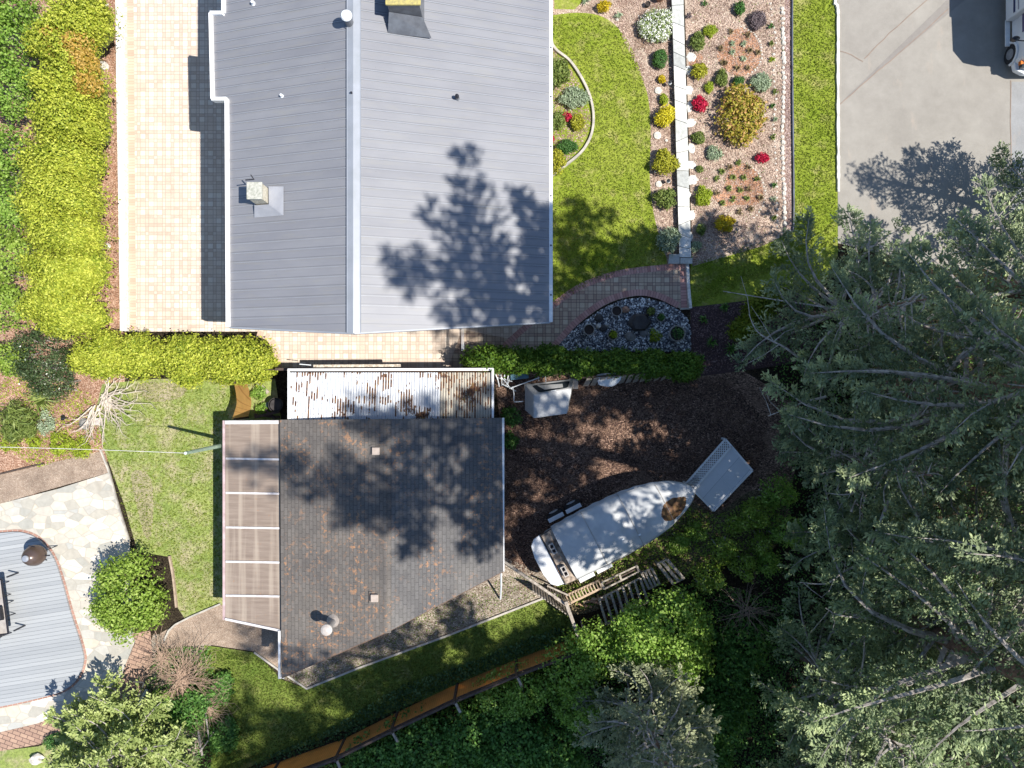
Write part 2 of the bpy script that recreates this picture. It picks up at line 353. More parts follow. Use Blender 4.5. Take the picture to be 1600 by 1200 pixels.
# yard behind the hedge, beds, weedy strip
sh('yard', [(770, 560), (1130, 560), (1260, 640), (1230, 800), (1050, 870), (900, 960), (790, 900), (780, 650)], 2.5, m_yard)
sh('mulch_bed', [(1078, 480), (1250, 460), (1300, 560), (1080, 590)], 4, simple('dark_mulch', (.09, .05, .05), (.04, .022, .02), 30, .95, 0, .6))
sh('weedy_strip', [(430, 1040), (440, 1060), (480, 1075), (872, 925), (850, 895), (786, 870), (600, 950)], 4, m_weed)
sh('weedy_strip', [(1075, 782), (1120, 800), (1180, 765), (1235, 800), (1195, 870), (1110, 885), (990, 930), (900, 960), (850, 925), (960, 850), (1040, 806)], 4, soilmat('leafy_soil', (.04, .035, .02), (.12, .095, .055), (.26, .21, .13), 24), 5)
sh('soil_bed', [(240, 990), (330, 1005), (330, 1130), (300, 1200), (180, 1200), (200, 1110)], 2, m_weed)
# patio, deck and paths at the lower left
sh('flagstone_patio', [(-60, 800), (0, 787), (90, 764), (172, 738), (186, 790), (203, 845), (206, 960), (212, 1000), (186, 1064), (140, 1095), (60, 1130), (-60, 1160)], 3, m_flag)
sh('aggregate_path', [(-60, 757), (0, 742), (158, 705), (172, 738), (0, 787), (-60, 802)], 4, m_tan)
dk = cr([(-60, 835), (0, 832), (35, 831), (62, 842), (84, 868), (98, 905), (112, 955), (130, 1012), (132, 1035), (122, 1060), (100, 1078), (60, 1090), (0, 1103), (-60, 1114)], False, 6)
struct('deck', MB().slab([P(a, b) + Vector((0, 0, .1)) for a, b in dk], .09), m_deck)
struct('deck_border', MB().stripuv([P(a, b) for a, b in dk], .085, .024, 1), m_redbrick)
sh('brick_path', [(-60, 1158), (60, 1130), (142, 1095), (186, 1064), (212, 1002), (205, 990), (235, 985), (240, 1040), (226, 1085), (200, 1110), (150, 1132), (60, 1163), (-60, 1184)], 4, m_brickpav)
sh('brick_path', [(250, 990), (290, 966), (345, 945), (445, 945), (445, 1060), (436, 1046), (400, 1018), (320, 1006), (258, 1016)], 4, m_tan)
sh('aggregate_path', [(400, 1018), (437, 1045), (560, 1020), (790, 870), (790, 860), (430, 960)], 5, m_tan)
# kerbs: each a thing of its own
def kerb(pts, wd, h, mat, label, cat='kerb', name='kerb', n=8, jit=0.04):
    q = [P(a, b) for a, b in (cr(pts, False, n) if n else pts)]
    o = obj(name, MB().sweep(q, wd, h, 0, jit), mat, origin=(q[0].x, q[0].y, 0)); return tag(o, label, cat)
kerb([(188, -80), (190, 120), (193, 300), (196, 518)], .28, .16, m_white, 'wide white stone kerb between the bark mulch strip and the pale paved terrace')
kerb([(864, -60), (861, 20), (861, 60), (868, 78), (890, 96), (908, 122), (921, 150), (927, 180), (924, 210), (910, 236), (885, 258), (862, 276), (857, 292)], .1, .12, m_conc,
     'pale curved concrete edging around the flower bed beside the large house', 'edging', 'lawn_edging')
kerb([(1311, -40), (1304, 4), (1308, 20), (1308, 120), (1308.5, 240), (1309, 300)], .1, .1, m_white, 'white stone edging between right lawn strip and driveway', 'edging', 'driveway_edging', 14, .35)
kerb([(1237, -60), (1237, 100), (1238, 200), (1239, 350), (1232, 360)], .055, .1, simple('edging_blue', (.10, .12, .16), (.05, .05, .07), 3, .4), 'dark straight plastic edging between front garden bed and lawn strip', 'edging', 'garden_edging', 4)
kerb([(1073, 413), (1075, 450), (1078, 482)], .12, .14, m_white, 'white concrete kerb at the right end of the garden path', n=3)
kerb([(1078, 482), (1062, 483)], .08, .1, m_conc, 'short pale kerb closing the path beside the pebble bed', n=0)
kerb([(398, 1018), (437, 1046), (480, 1075), (560, 1043), (700, 992), (872, 925)], .08, .09, m_conc, 'thin concrete edging bent around the weedy strip below the shingled roof', 'edging', 'lawn_edging', 0)
kerb([(266, 868), (272, 900), (277, 948)], .08, .12, simple('old_timber', (.42, .33, .25), (.25, .18, .13), 6), 'short timber edging between round green bush and worn lawn', 'edging', 'lawn_edging', 3)
kerb([(258, 1000), (275, 975), (345, 943)], .07, .1, m_conc, 'grey edging along the tan path left of the lean-to', 'edging', 'lawn_edging', 3)
kerb([(158, 703), (164, 718), (172, 740), (186, 792), (203, 846)], .06, .08, m_conc, 'pale stone edging between flagstone patio and worn lawn', 'edging', 'patio_edging', 3)
kerb([(-40, 753), (0, 741), (70, 724)], .05, .12, simple('dark_timber', (.1, .07, .05), (.05, .035, .03), 6), 'dark timber edge above the tan path at far left', 'edging', 'path_edging', 3)

# ---------------------------------------------------------------- grass tufts, pebbles: nobody could count them
def inpoly(x, y, pg):
    r = np.zeros(len(x), bool); j = len(pg) - 1
    for i in range(len(pg)):
        xi, yi = pg[i]; xj, yj = pg[j]
        c = ((yi > y) != (yj > y)) & (x < (xj - xi) * (y - yi) / (yj - yi + 1e-9) + xi); r ^= c; j = i
    return r
def scatter(pg, n, seed):
    g = np.random.default_rng(seed); a = np.array(pg); lo, hi = a.min(0), a.max(0)
    x = g.uniform(lo[0], hi[0], n * 3); y = g.uniform(lo[1], hi[1], n * 3); m = inpoly(x, y, pg); x, y = x[m][:n], y[m][:n]
    return np.stack([(x - 800) * S, (600 - y) * S, np.zeros(len(x))], 1)
def grass(name, pg, n, mat, label, seed, hgt=.05, z=.012, wd=.022):
    g = np.random.default_rng(seed); C = scatter(pg, n, seed); n = len(C); C[:, :2] += g.normal(0, .05, (n, 2)); C[:, 2] = z
    a = g.uniform(0, 6.28, n); d = np.stack([np.cos(a), np.sin(a), np.zeros(n)], 1) * wd * g.uniform(.6, 1.4, (n, 1)); b = g.uniform(0, 6.28, n)
    t = np.stack([np.cos(b) * .7, np.sin(b) * .7, np.ones(n)], 1) * hgt * g.uniform(.5, 1.3, (n, 1))
    V = np.stack([C - d, C + d, C + t + d * .15, C + t - d * .15], 1).reshape(-1, 3); F = np.arange(4 * n).reshape(-1, 4)
    o = npmesh(name, V, F, np.repeat(g.random(n), 4), mat); return tag(o, label, 'grass', kind='stuff')
m_gb = leafmat('grass_blade', (.14, .22, .02), (.25, .31, .045), (.42, .42, .15), .4, .7)
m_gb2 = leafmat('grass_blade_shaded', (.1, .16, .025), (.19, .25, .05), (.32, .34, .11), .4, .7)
lawnA = [(862, 26), (930, 25), (962, 42), (985, 74), (1012, 155), (1016, 210), (1014, 270), (1019, 325), (1040, 410), (960, 427), (880, 464), (858, 482), (858, 300), (905, 245), (930, 190), (915, 130), (872, 80), (866, 60)]
grass('grass', lawnA, 15000, m_gb, 'mown green grass of the curved lawn beside the large house', 1)
grass('grass', [(1240, 0), (1305, 0), (1306, 380), (1080, 480), (1080, 412), (1240, 366)], 12000, m_gb, 'mown green grass between the front garden bed and the driveway', 2)
grass('grass', [(165, 604), (240, 595), (375, 610), (345, 660), (345, 945), (285, 960), (268, 866), (215, 855), (165, 700), (155, 640)], 11000, m_gb, 'patchy worn grass left of the lean-to roof', 3, .06)
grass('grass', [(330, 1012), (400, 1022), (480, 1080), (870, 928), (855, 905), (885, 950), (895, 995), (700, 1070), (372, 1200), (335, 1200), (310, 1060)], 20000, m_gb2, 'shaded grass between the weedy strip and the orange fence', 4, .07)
m_weedleaf = leafmat('weed_leaf', (.06, .1, .02), (.16, .24, .04), (.34, .4, .1), .3, 1.2)
# ================================================================ THE LARGE HOUSE
def metalroof():
    n = NT('painted_metal_roof'); x = n.xyz(); u = n.mt('DIVIDE', x[1], .302); f = n.mt('FRACT', u)
    ln = n.mt('LESS_THAN', f, .048); st = n.mt('LESS_THAN', n.mt('ABSOLUTE', n.mt('SUBTRACT', n.mt('ABSOLUTE', n.mt('SUBTRACT', f, .53)), .17)), .02)
    r = n.white(n.comb(n.mt('FLOOR', u), 5.0))
    base = n.ramp(r, [(0, (.205, .209, .23)), (1, (.222, .226, .246))])
    base = n.mix(.6, base, n.ramp(n.noise(.9, 5, .6, n.map((.5, 1.5, 1))), [(.3, (.82, .82, .84)), (.7, (1.12, 1.11, 1.09))]), 'MULTIPLY')
    base = n.mix(n.ramp(n.noise(2.2, 4, .7, n.map((.25, 3, 1))), [(.52, (0, 0, 0)), (.75, (.45, .45, .45))]), base, (.25, .24, .21))
    base = n.mix(n.mt('MULTIPLY', st, .25), base, (.17, .18, .2))
    sp = n.vor(1.6, 'F1'); base = n.mix(n.ramp(sp, [(.012, (1, 1, 1)), (.02, (0, 0, 0))]), base, (.12, .11, .11))
    return n.fin(n.mix(ln, base, (.125, .13, .15)), .45, .0, .4)
m_roof = metalroof()
m_cap = simple('ridge_metal', (.29, .31, .35), (.25, .27, .3), 2, .4)
m_fascia = simple('white_fascia', (.8, .8, .8), (.68, .67, .66), 3, .6)
m_wall = simple('cream_stucco', (.55, .5, .43), (.45, .41, .35), 5, .9, 0, .3)
m_glass = NT('window_glass').fin((.03, .04, .05), .08, 0, .8)
m_flash = simple('flashing_metal', (.2, .21, .23), (.14, .145, .16), 4, .35, .4)
m_stucco = simple('chimney_stone', (.6, .56, .46), (.4, .36, .27), 14, .9, 0, .5)
m_chcap = simple('chimney_cap_concrete', (.48, .47, .42), (.28, .29, .24), 16, .9, 0, .5)
m_yell = simple('mossy_chimney_top', (.5, .42, .14), (.3, .26, .12), 12, .9, 0, .5)
aL, bL = 7.53, .0079; aR, bR = 4.467, -.0079
def zl(x): return aL + bL * x / S
def zr_(x): return aR + bR * x / S
house = empty('house', P(600, 260), 'large house with pale grey metal panel roof and white gutters', 'house')
rx = -194 * S
left = [onx(a, b, aL, bL) for a, b in [(352, -120), (352, 22), (332, 22), (335, 156), (357, 156), (359, 511)]]
ridge_s = onx(556, 520, aL, bL); ridge_s = Vector((rx, ridge_s.y, zl(rx))); top_y = left[0].y + 6
left[0].y = top_y
obj('roof', MB().slab(left + [ridge_s, Vector((rx, top_y, zl(rx)))], .1), m_roof, house)
re_ = onx(858, 503, aR, bR); rt = onx(858, 0, aR, bR)
rS = Vector((re_.x, re_.y, zr_(re_.x))); rT = Vector((re_.x, top_y, zr_(re_.x)))
obj('roof', MB().slab([Vector((rx + .003, top_y, zr_(rx))), Vector((rx + .003, ridge_s.y, zr_(rx))), rS, rT], .1), m_roof, house)
# standing seams
mb = MB(); y = math.floor(min(ridge_s.y, rS.y) / .302) * .302; 
yy = y
while yy < top_y:
    def edge_y(x, l=True):
        a, b = (left[5], ridge_s) if l else (ridge_s, rS); t = (x - a.x) / (b.x - a.x); return a.y + (b.y - a.y) * max(0, min(1, t))
    xl = left[5].x if yy < left[4].y else (left[2].x + .03 if left[3].y < yy < left[2].y else (left[4].x if yy <= left[3].y else left[0].x))
    if yy < left[3].y and yy >= left[4].y - .2: xl = left[4].x
    xs = xl + .06; xe = rx - .17
    if yy > left[5].y + .03: mb.beam((xs, yy, zl(xs) + .012), (xe, yy, zl(xe) + .012), .014, .028)
    xs = rx + .17; xe = re_.x - .1
    if yy > rS.y + .05: mb.beam((xs, yy, zr_(xs) + .012), (xe, yy, zr_(xe) + .012), .014, .028)
    yy += .302
obj('roof_seams', mb, m_cap, house)
mb = MB(); zr0 = zl(rx)
for s_ in (-1, 1):
    mb.add([(rx, ridge_s.y - .02, zr0 + .07), (rx, top_y, zr0 + .07), (rx + s_ * .2, top_y, zr0 + .0), (rx + s_ * .2, ridge_s.y - .02, zr0 + .0)], [(0, 1, 2, 3)])
    mb.box((rx + s_ * .19, (ridge_s.y + top_y) / 2, zr0 - .025), (.05, top_y - ridge_s.y, .06))
obj('ridge_cap', mb, m_cap, house)
mb = MB()
for a, b in zip(left[:-1], left[1:]):
    mb.beam(a + Vector((-.03, 0, .0)), b + Vector((-.03, 0, .0)), .12, .2)
obj('fascia', mb, m_fascia, house)
mb = MB(); mb.beam(left[5] + Vector((.03, -.02, -.06)), ridge_s + Vector((0, -.02, -.06)), .05, .2); mb.beam(ridge_s + Vector((0, -.02, -.06)), rS + Vector((0, -.02, -.06)), .05, .2)
obj('barge_board', mb, m_cap, house)
mb = MB(); mb.box((rS.x + .06, (rS.y + top_y) / 2, rS.z - .05), (.12, top_y - rS.y, .12))
obj('gutter', mb, m_fascia, house)
for t in range(14): obj('gutter_clip', MB().box((rS.x + .06, rS.y + .9 + t * 1.65, rS.z + .014), (.05, .05, .012)), m_black, house)
# walls with a gable, windows and a door toward the path
wl, wr, wy = left[5].x + .55, rS.x - .5, rS.y + .55
mb = MB(); zt = lambda x: (zl(x) if x < rx else zr_(x)) - .12
mb.add([(wl, wy, 0), (wr, wy, 0), (wr, wy, zt(wr)), (rx, wy, zt(rx)), (wl, wy, zt(wl)), (wl, top_y, 0), (wr, top_y, 0), (wr, top_y, zt(wr)), (rx, top_y, zt(rx)), (wl, top_y, zt(wl))],
       [(0, 1, 2, 3, 4), (1, 6, 7, 2), (5, 0, 4, 9), (6, 5, 9, 8, 7)])
obj('wall', mb, m_wall, house)
for k, (wx, wz, ww, wh) in enumerate([(-7.4, 1.5, 1.6, 1.2), (-3.0, 1.5, 1.8, 1.2), (-6.0, 3.6, 1.2, .9)]):
    wo = obj('window', MB().box((wx, wy - .02, wz), (ww + .14, .06, wh + .14)), m_fascia, house)
    obj('pane', MB().box((wx, wy - .06, wz), (ww, .03, wh)), m_glass, wo)
dr = obj('door', MB().box((-.9, wy - .03, 1.05), (.95, .07, 2.1)), m_fascia, house); obj('handle', MB().box((-.55, wy - .09, 1.0), (.05, .06, .12)), m_black, dr)
for t in range(5):
    wo = obj('window', MB().box((wr + .02, wy + 2.2 + t * 3.2, 1.6), (.06, 1.5, 1.3)), m_fascia, house); obj('pane', MB().box((wr + .06, wy + 2.2 + t * 3.2, 1.6), (.03, 1.36, 1.16)), m_glass, wo)
# chimney on the left slope
k1 = P(385, 284, 5.85); k2 = P(409, 311, 5.85); cx, cy = (k1.x + k2.x) / 2, (k1.y + k2.y) / 2; cw, cd = k2.x - k1.x, k1.y - k2.y
zb = zl(cx)
ch = obj('chimney', MB().box((cx, cy, (zb - .3 + 5.78) / 2), (cw * .9, cd * .9, 5.78 - zb + .3)), m_stucco, house)
obj('cap', MB().box((cx, cy, 5.81), (cw, cd, .08)), m_chcap, ch, bevel=.015)
fl = MB(); x0, x1, y0, y1 = cx - cw * .47, cx + cw * .47, cy - cd * .47, cy + cd * .47
fl.add([(x0 - .03, y0 - .03, zl(x0) + .18), (x1 + .03, y0 - .03, zl(x1) + .18), (x1 + .5, y0 - .38, zl(x1 + .5) + .03), (x0 - .1, y0 - .38, zl(x0 - .1) + .03),
        (x1 + .5, y1 + .03, zl(x1 + .5) + .03), (x1 + .03, y1 + .03, zl(x1) + .2), (x0 - .03, y1 + .03, zl(x0) + .18), (x0 - .1, y1 + .03, zl(x0) + .03)],
       [(0, 3, 2, 1), (1, 2, 4, 5), (0, 6, 7, 3)])
obj('flashing', fl, simple('flashing_grey', (.3, .31, .34), (.25, .26, .29), 3, .4), ch)
obj('bracket', MB().beam((cx - .25, cy + cd / 2 + .04, 5.9), (cx + .02, cy + cd / 2 + .06, 5.9), .03, .03).beam((cx + .02, cy + cd / 2 + .05, 5.9), (cx - .07, cy + cd / 2 + .19, 5.95), .03, .03), m_black, ch)
# chimney at the top edge, right slope
k1 = P(602, -40, 6.6); k2 = P(657, 7, 6.6); cx, cy = (k1.x + k2.x) / 2, (k1.y + k2.y) / 2; cw, cd = k2.x - k1.x, k1.y - k2.y; zb = zr_(cx)
ch = obj('chimney', MB().box((cx, cy, (zb - .3 + 6.52) / 2), (cw * .92, cd * .94, 6.52 - zb + .3)), m_flash, house)
obj('cap', MB().box((cx, cy, 6.56), (cw, cd, .08)), m_yell, ch, bevel=.015)
x0, x1, y0 = cx - cw * .47, cx + cw * .47, cy - cd * .48
fl = MB().add([(x0, y0, zr_(x0) + .5), (x1, y0, zr_(x1) + .5), (x1 + .22, y0 - .42, zr_(x1) + .03), (x0 - .12, y0 - .42, zr_(x0) + .03)], [(0, 3, 2, 1)])
obj('flashing', fl, m_flash, ch)
def vent(px, py, h, r, a, b, mat, cap=None, par=house, name='vent_pipe'):
    top = P(px, py, 0); p = onx(px, py, a, b); zt_ = p.z + h; q = P(px, py, zt_)
    v = obj(name, MB().lathe((q.x, q.y, p.z - .05), [(r * 1.5, .06), (r * 1.5, .08), (r, .1), (r, h)], 14), mat, par, smooth=False)
    if cap: obj('cap', MB().lathe((q.x, q.y, zt_), [(r * 1.25, -.06), (r * 1.35, 0), (r * 1.1, .05), (r * .4, .08)], 16), cap, v, smooth=False)
m_pale = simple('white_enamel', (.75, .78, .8), (.62, .65, .68), 5, .35)
vent(541, 24, .55, .13, aL, bL, m_flash, m_pale)
vent(438, 147, .18, .04, aL, bL, m_pale); vent(714, 150, .22, .05, aR, bR, m_flash, m_black); vent(548, 143, .2, .03, aL, bL, m_black); vent(393, 1, .2, .05, aL, bL, m_pale)

# ================================================================ THE LOWER HOUSE
def shingle(name, tint):
    n = NT(name); co = n.map((1, 1, 1), math.pi / 2); t = n.t.nodes.new('ShaderNodeTexBrick'); n.t.links.new(co, t.inputs[0])
    for k, v in (('Color1', (*tint[0], 1)), ('Color2', (*tint[1], 1)), ('Mortar', (*tint[2], 1))): t.inputs[k].default_value = v
    t.inputs['Scale'].default_value = 1; t.inputs['Brick Width'].default_value = .3; t.inputs['Row Height'].default_value = .135; t.inputs['Mortar Size'].default_value = .011; t.inputs['Bias'].default_value = -.1
    col = n.mix(.85, t.outputs[0], n.ramp(n.noise(.55, 5, .65), [(.3, (.72, .72, .75)), (.7, (1.2, 1.17, 1.12))]), 'MULTIPLY')
    col = n.mix(.45, col, n.ramp(n.noise(34, 3), [(.3, (.6, .6, .6)), (.7, (1.4, 1.4, 1.4))]), 'MULTIPLY')
    deb = n.mt('MULTIPLY', n.ramp(n.noise(6.5, 5, .75), [(.54, (0, 0, 0)), (.6, (1, 1, 1))]), n.ramp(n.noise(.6, 3, .6, n.map((1.6, .8, 1))), [(.44, (0, 0, 0)), (.62, (1, 1, 1))]))
    col = n.mix(n.mt('MULTIPLY', deb, .8), col, (.42, .22, .11)); n.bump(t.outputs[1], -.5, .01)
    return n.fin(col, .85, 0, .15)
m_sh1 = shingle('brown_shingles', ((.125, .115, .107), (.152, .14, .13), (.088, .08, .074)))
m_sh2 = shingle('grey_shingles', ((.128, .124, .122), (.155, .15, .147), (.092, .089, .087)))
m_dkwall = simple('brown_siding', (.16, .1, .07), (.09, .06, .045), 6, .8)
cab = empty('house', P(610, 800), 'low building with brown and grey shingle roof cut off at a slant', 'house')
eL = P(437, 655, 2.4); rg = P(603, 655, 3.05); eR = P(784, 655, 2.4)
la = 2.4 - (3.05 - 2.4) / (rg.x - eL.x) * eL.x; lb = (3.05 - 2.4) / (rg.x - eL.x) * S
ra = 3.05 - (2.4 - 3.05) / (eR.x - rg.x) * rg.x; rb = (2.4 - 3.05) / (eR.x - rg.x) * S
tl = [onx(437, 656, la, lb), onx(603, 655, la, lb), onx(603, 989, la, lb), onx(440, 1060, la, lb)]
tr = [onx(603, 655, ra, rb), onx(784, 653, ra, rb), onx(787, 893, ra, rb), onx(603, 989, ra, rb)]
for q in (1, 2): tl[q].x = rg.x
for q in (0, 3): tr[q].x = rg.x + .003
tr[0].y = tl[1].y; tr[3].y = tl[2].y
obj('roof', MB().slab(tl, .09), m_sh1, cab); obj('roof', MB().slab(tr, .09), m_sh2, cab)
obj('ridge_cap', MB().add([(rg.x - .18, tl[1].y, tl[1].z - .02), (rg.x, tl[1].y, tl[1].z + .035), (rg.x + .18, tl[1].y, tl[1].z - .02), (rg.x - .18, tl[2].y, tl[1].z - .02), (rg.x, tl[2].y, tl[1].z + .035), (rg.x + .18, tl[2].y, tl[1].z - .02)],
                          [(0, 1, 4, 3), (1, 2, 5, 4)]), m_sh1, cab)
g = obj('gutter', MB().box((tr[1].x + .05, (tr[1].y + tr[2].y) / 2, tr[1].z - .06), (.08, tr[1].y - tr[2].y, .1)), m_fascia, cab)
obj('downpipe', MB().tube([P(783, 893, 2.3), P(783, 915, 1.2), P(782, 936, .1)], .035, 8), m_pale, g)
obj('barge_board', MB().beam(tl[3] + Vector((0, 0, -.07)), tl[2] + Vector((0, 0, -.07)), .03, .14).beam(tl[2] + Vector((0, 0, -.07)), tr[2] + Vector((0, 0, -.07)), .03, .14), m_dkwall, cab)
obj('gutter', MB().beam(P(437, 985, 2.3), P(437, 1060, 2.3), .08, .1).box(P(442, 1056, 2.25), (.12, .16, .12)), m_fascia, cab)
wa = [Vector((q.x, q.y, 0)) for q in (tl[0] + Vector((.4, -.3, 0)), tr[1] + Vector((-.3, -.3, 0)), tr[2] + Vector((-.3, .5, 0)), tl[3] + Vector((.4, .75, 0)))]
mb = MB(); n4 = len(wa)
for i in range(n4):
    a, b = wa[i], wa[(i + 1) % n4]; mb.add([a, b, b + Vector((0, 0, 2.25)), a + Vector((0, 0, 2.25))], [(0, 1, 2, 3)])
obj('wall', mb, m_dkwall, cab)
wo = obj('window', MB().beam(wa[2].lerp(wa[3], .4) + Vector((0, -.03, 1.3)), wa[2].lerp(wa[3], .6) + Vector((0, -.03, 1.3)), .06, 1.0), m_fascia, cab)
for px, py in ((587, 705), (585, 935)):
    a_, b_ = (la, lb); p = onx(px, py, a_, b_); q = P(px, py, p.z + .12)
    v = obj('roof_vent', MB().box((q.x, q.y, p.z + .06), (.26, .26, .16)), simple('vent_tan', (.42, .35, .3), (.33, .27, .23), 6, .6), cab, bevel=.015)
    obj('flange', MB().box((q.x, q.y, p.z + .0), (.42, .42, .03)), m_sh1, v)
b0 = onx(521, 970, la, lb); t0 = P(509, 987, b0.z + 1.0)
v = obj('flue_pipe', MB().tube([(b0.x, b0.y, b0.z - .05), (b0.x, b0.y, b0.z + .9)], .115, 16), simple('galvanised_flue', (.42, .41, .4), (.3, .29, .29), 8, .45, .3), cab)
obj('rain_cap', MB().lathe((b0.x, b0.y, b0.z + .9), [(.19, 0), (.2, .02), (.19, .06), (.12, .1), (.03, .12)], 18), simple('flue_cap', (.5, .46, .42), (.4, .36, .33), 8, .5), v)
obj('flashing', MB().lathe((b0.x, b0.y, b0.z), [(.24, 0), (.22, .02), (.13, .12)], 18), simple('flue_flash', (.34, .3, .27), (.25, .22, .2), 8, .5), v)

# lean-to at the left: flat brown panels between white battens
def pan():
    n = NT('brown_translucent_panel'); co = n.map((.6, 7, 1)); col = n.ramp(n.noise(1.4, 6, .65, co), [(.25, (.19, .145, .115)), (.55, (.26, .205, .165)), (.8, (.33, .27, .22))])
    col = n.mix(n.ramp(n.noise(1.1, 3, .5, n.map((2.2, .12, 1))), [(.52, (0, 0, 0)), (.62, (.6, .6, .6))]), col, (.42, .35, .28))
    col = n.mix(n.ramp(n.noise(7, 5, .75), [(.63, (0, 0, 0)), (.7, (.8, .8, .8))]), col, (.38, .2, .1))
    return n.fin(col, .5, 0, .3)
lt = empty('lean_to', P(395, 815), 'lean-to with brown flat roof panels between white battens', 'lean-to')
LA, LBt = 2.2, .0008
c4 = [onx(353, 659, 2.15, .0006), onx(436.5, 657, 2.15, .0006), onx(438.5, 985, 2.15, .0006), onx(353, 967, 2.15, .0006)]
zz = 1.95
c4 = [P(352, 659, 1.9), P(436.5, 657, 2.22), P(438.5, 985, 2.22), P(352, 967, 1.9)]
obj('roof_panel', MB().slab(c4, .03), pan(), lt)
m_bat = simple('white_batten', (.72, .7, .7), (.55, .5, .49), 5, .6)
ys = [658, 717, 770.5, 824.5, 878, 931]; 
for q in ys[1:]:
    obj('batten', MB().beam(P(353, q - .6, 1.925), P(436.5, q + .8, 2.245), .07, .04), m_bat, lt)
obj('batten', MB().beam(P(352, 660, 1.93), P(436, 659.5, 2.25), .13, .07), m_bat, lt)
obj('batten', MB().beam(P(352, 967, 1.93), P(437, 985, 2.25), .08, .06), m_bat, lt)
obj('gutter', MB().beam(P(350.5, 657, 1.86), P(350.5, 968, 1.86), .09, .09), simple('pink_gutter', (.55, .42, .42), (.35, .25, .25), 3, .6), lt)
for q in (664, 760, 860, 940): obj('post', MB().box((c4[0].x + .15, P(0, q, 0).y, .93), (.09, .09, 1.86)), m_bat, lt)
obj('wall', MB().box(((c4[0].x + c4[1].x) / 2, c4[3].y + 1.0, .9), (c4[1].x - c4[0].x - .4, .06, 1.8)), m_dkwall, lt)

# corrugated roof between the houses, clogged with needles
def corr(name, cc, cd, amt):
    n = NT(name); x = n.xyz(); per = .095; f = n.mt('FRACT', n.mt('DIVIDE', x[0], per)); valley = n.mt('LESS_THAN', n.mt('ABSOLUTE', n.mt('SUBTRACT', f, .5)), .3)
    a = n.noise(1.0, 4, .6, n.map((1, 1, 1), 0, (3.3, 1.2, 0))); col_ = n.white(n.comb(n.mt('FLOOR', n.mt('DIVIDE', x[0], per)), n.mt('FLOOR', n.mt('DIVIDE', n.mt('ADD', x[1], n.mt('MULTIPLY', col0 := n.white(n.comb(n.mt('FLOOR', n.mt('DIVIDE', x[0], per)), 9.0)), 3.0)), .28))))
    sm = n.noise(5.5, 5, .75)
    dirt = n.mt('MULTIPLY', valley, n.mt('GREATER_THAN', n.mt('ADD', n.mt('MULTIPLY', a, 1.1), n.mt('ADD', n.mt('MULTIPLY', col_, .33), n.mt('MULTIPLY', sm, .35))), amt))
    blot = n.mt('GREATER_THAN', n.mt('ADD', a, n.mt('MULTIPLY', sm, .6)), amt * 1.0)
    dc = n.ramp(n.noise(9, 4), [(.35, (.05, .03, .025)), (.55, (.2, .1, .06)), (.75, (.34, .24, .06))])
    base = n.mix(valley, cc, cd)
    col = n.mix(n.mt('MAXIMUM', dirt, blot), base, dc); n.fin(col, .5, 0, .3)
    tr = n.t.nodes.new('ShaderNodeBsdfTranslucent'); n.t.links.new(col, tr.inputs[0]); ms = n.t.nodes.new('ShaderNodeMixShader'); ms.inputs[0].default_value = .15
    n.t.links.new(n.b.outputs[0], ms.inputs[1]); n.t.links.new(tr.outputs[0], ms.inputs[2]); n.t.links.new(ms.outputs[0], n.out.inputs[0]); return n.m
ct = empty('lean_to', P(612, 615), 'lean-to with white corrugated roof stained by brown fallen needles', 'lean-to')
def corrsheet(x0, x1, mat):
    A, B = P(x0, 582, 2.0), P(x1, 582, 2.0); Cc, D = P(x0, 656, 2.28), P(x1, 656, 2.28); n_ = int((B.x - A.x) / .095 * 6); mb = MB(); vs = []
    for i in range(n_ + 1):
        t = i / n_; x = A.x + (B.x - A.x) * t; dz = .022 * math.cos(2 * math.pi * x / .095)
        vs += [(x, A.y, 2.0 + dz), (x, Cc.y, 2.28 + dz)]
    mb.add(vs, [(2 * i, 2 * i + 1, 2 * i + 3, 2 * i + 2) for i in range(n_)]); obj('corrugated_panel', mb, mat, ct)
corrsheet(453, 688, corr('white_corrugated', (.82, .83, .85), (.6, .63, .68), .95)); corrsheet(687.6, 769, corr('beige_corrugated', (.62, .57, .48), (.36, .33, .28), .91))
obj('frame', MB().beam(P(450, 578, 2.0), P(771, 577, 2.0), .09, .1), m_fascia, ct)
obj('frame', MB().beam(P(770, 577, 2.03), P(770, 654, 2.3), .08, .1), m_fascia, ct)
obj('frame', MB().beam(P(451, 578, 2.02), P(451, 655, 2.3), .05, .1), m_fascia, ct)
for q in (456, 560, 665, 765):
    a = P(q, 582, 0); obj('post', MB().box((a.x * .93, P(0, 588, 2).y, .97), (.09, .09, 1.94)), m_bat, ct)
obj('back_frame', MB().box((P(612, 0, 2).x, P(0, 584, 2).y + .12, 2.0), (7.0, .05, .06)), simple('rusty_gutter', (.3, .16, .09), (.14, .1, .08), 5), ct)
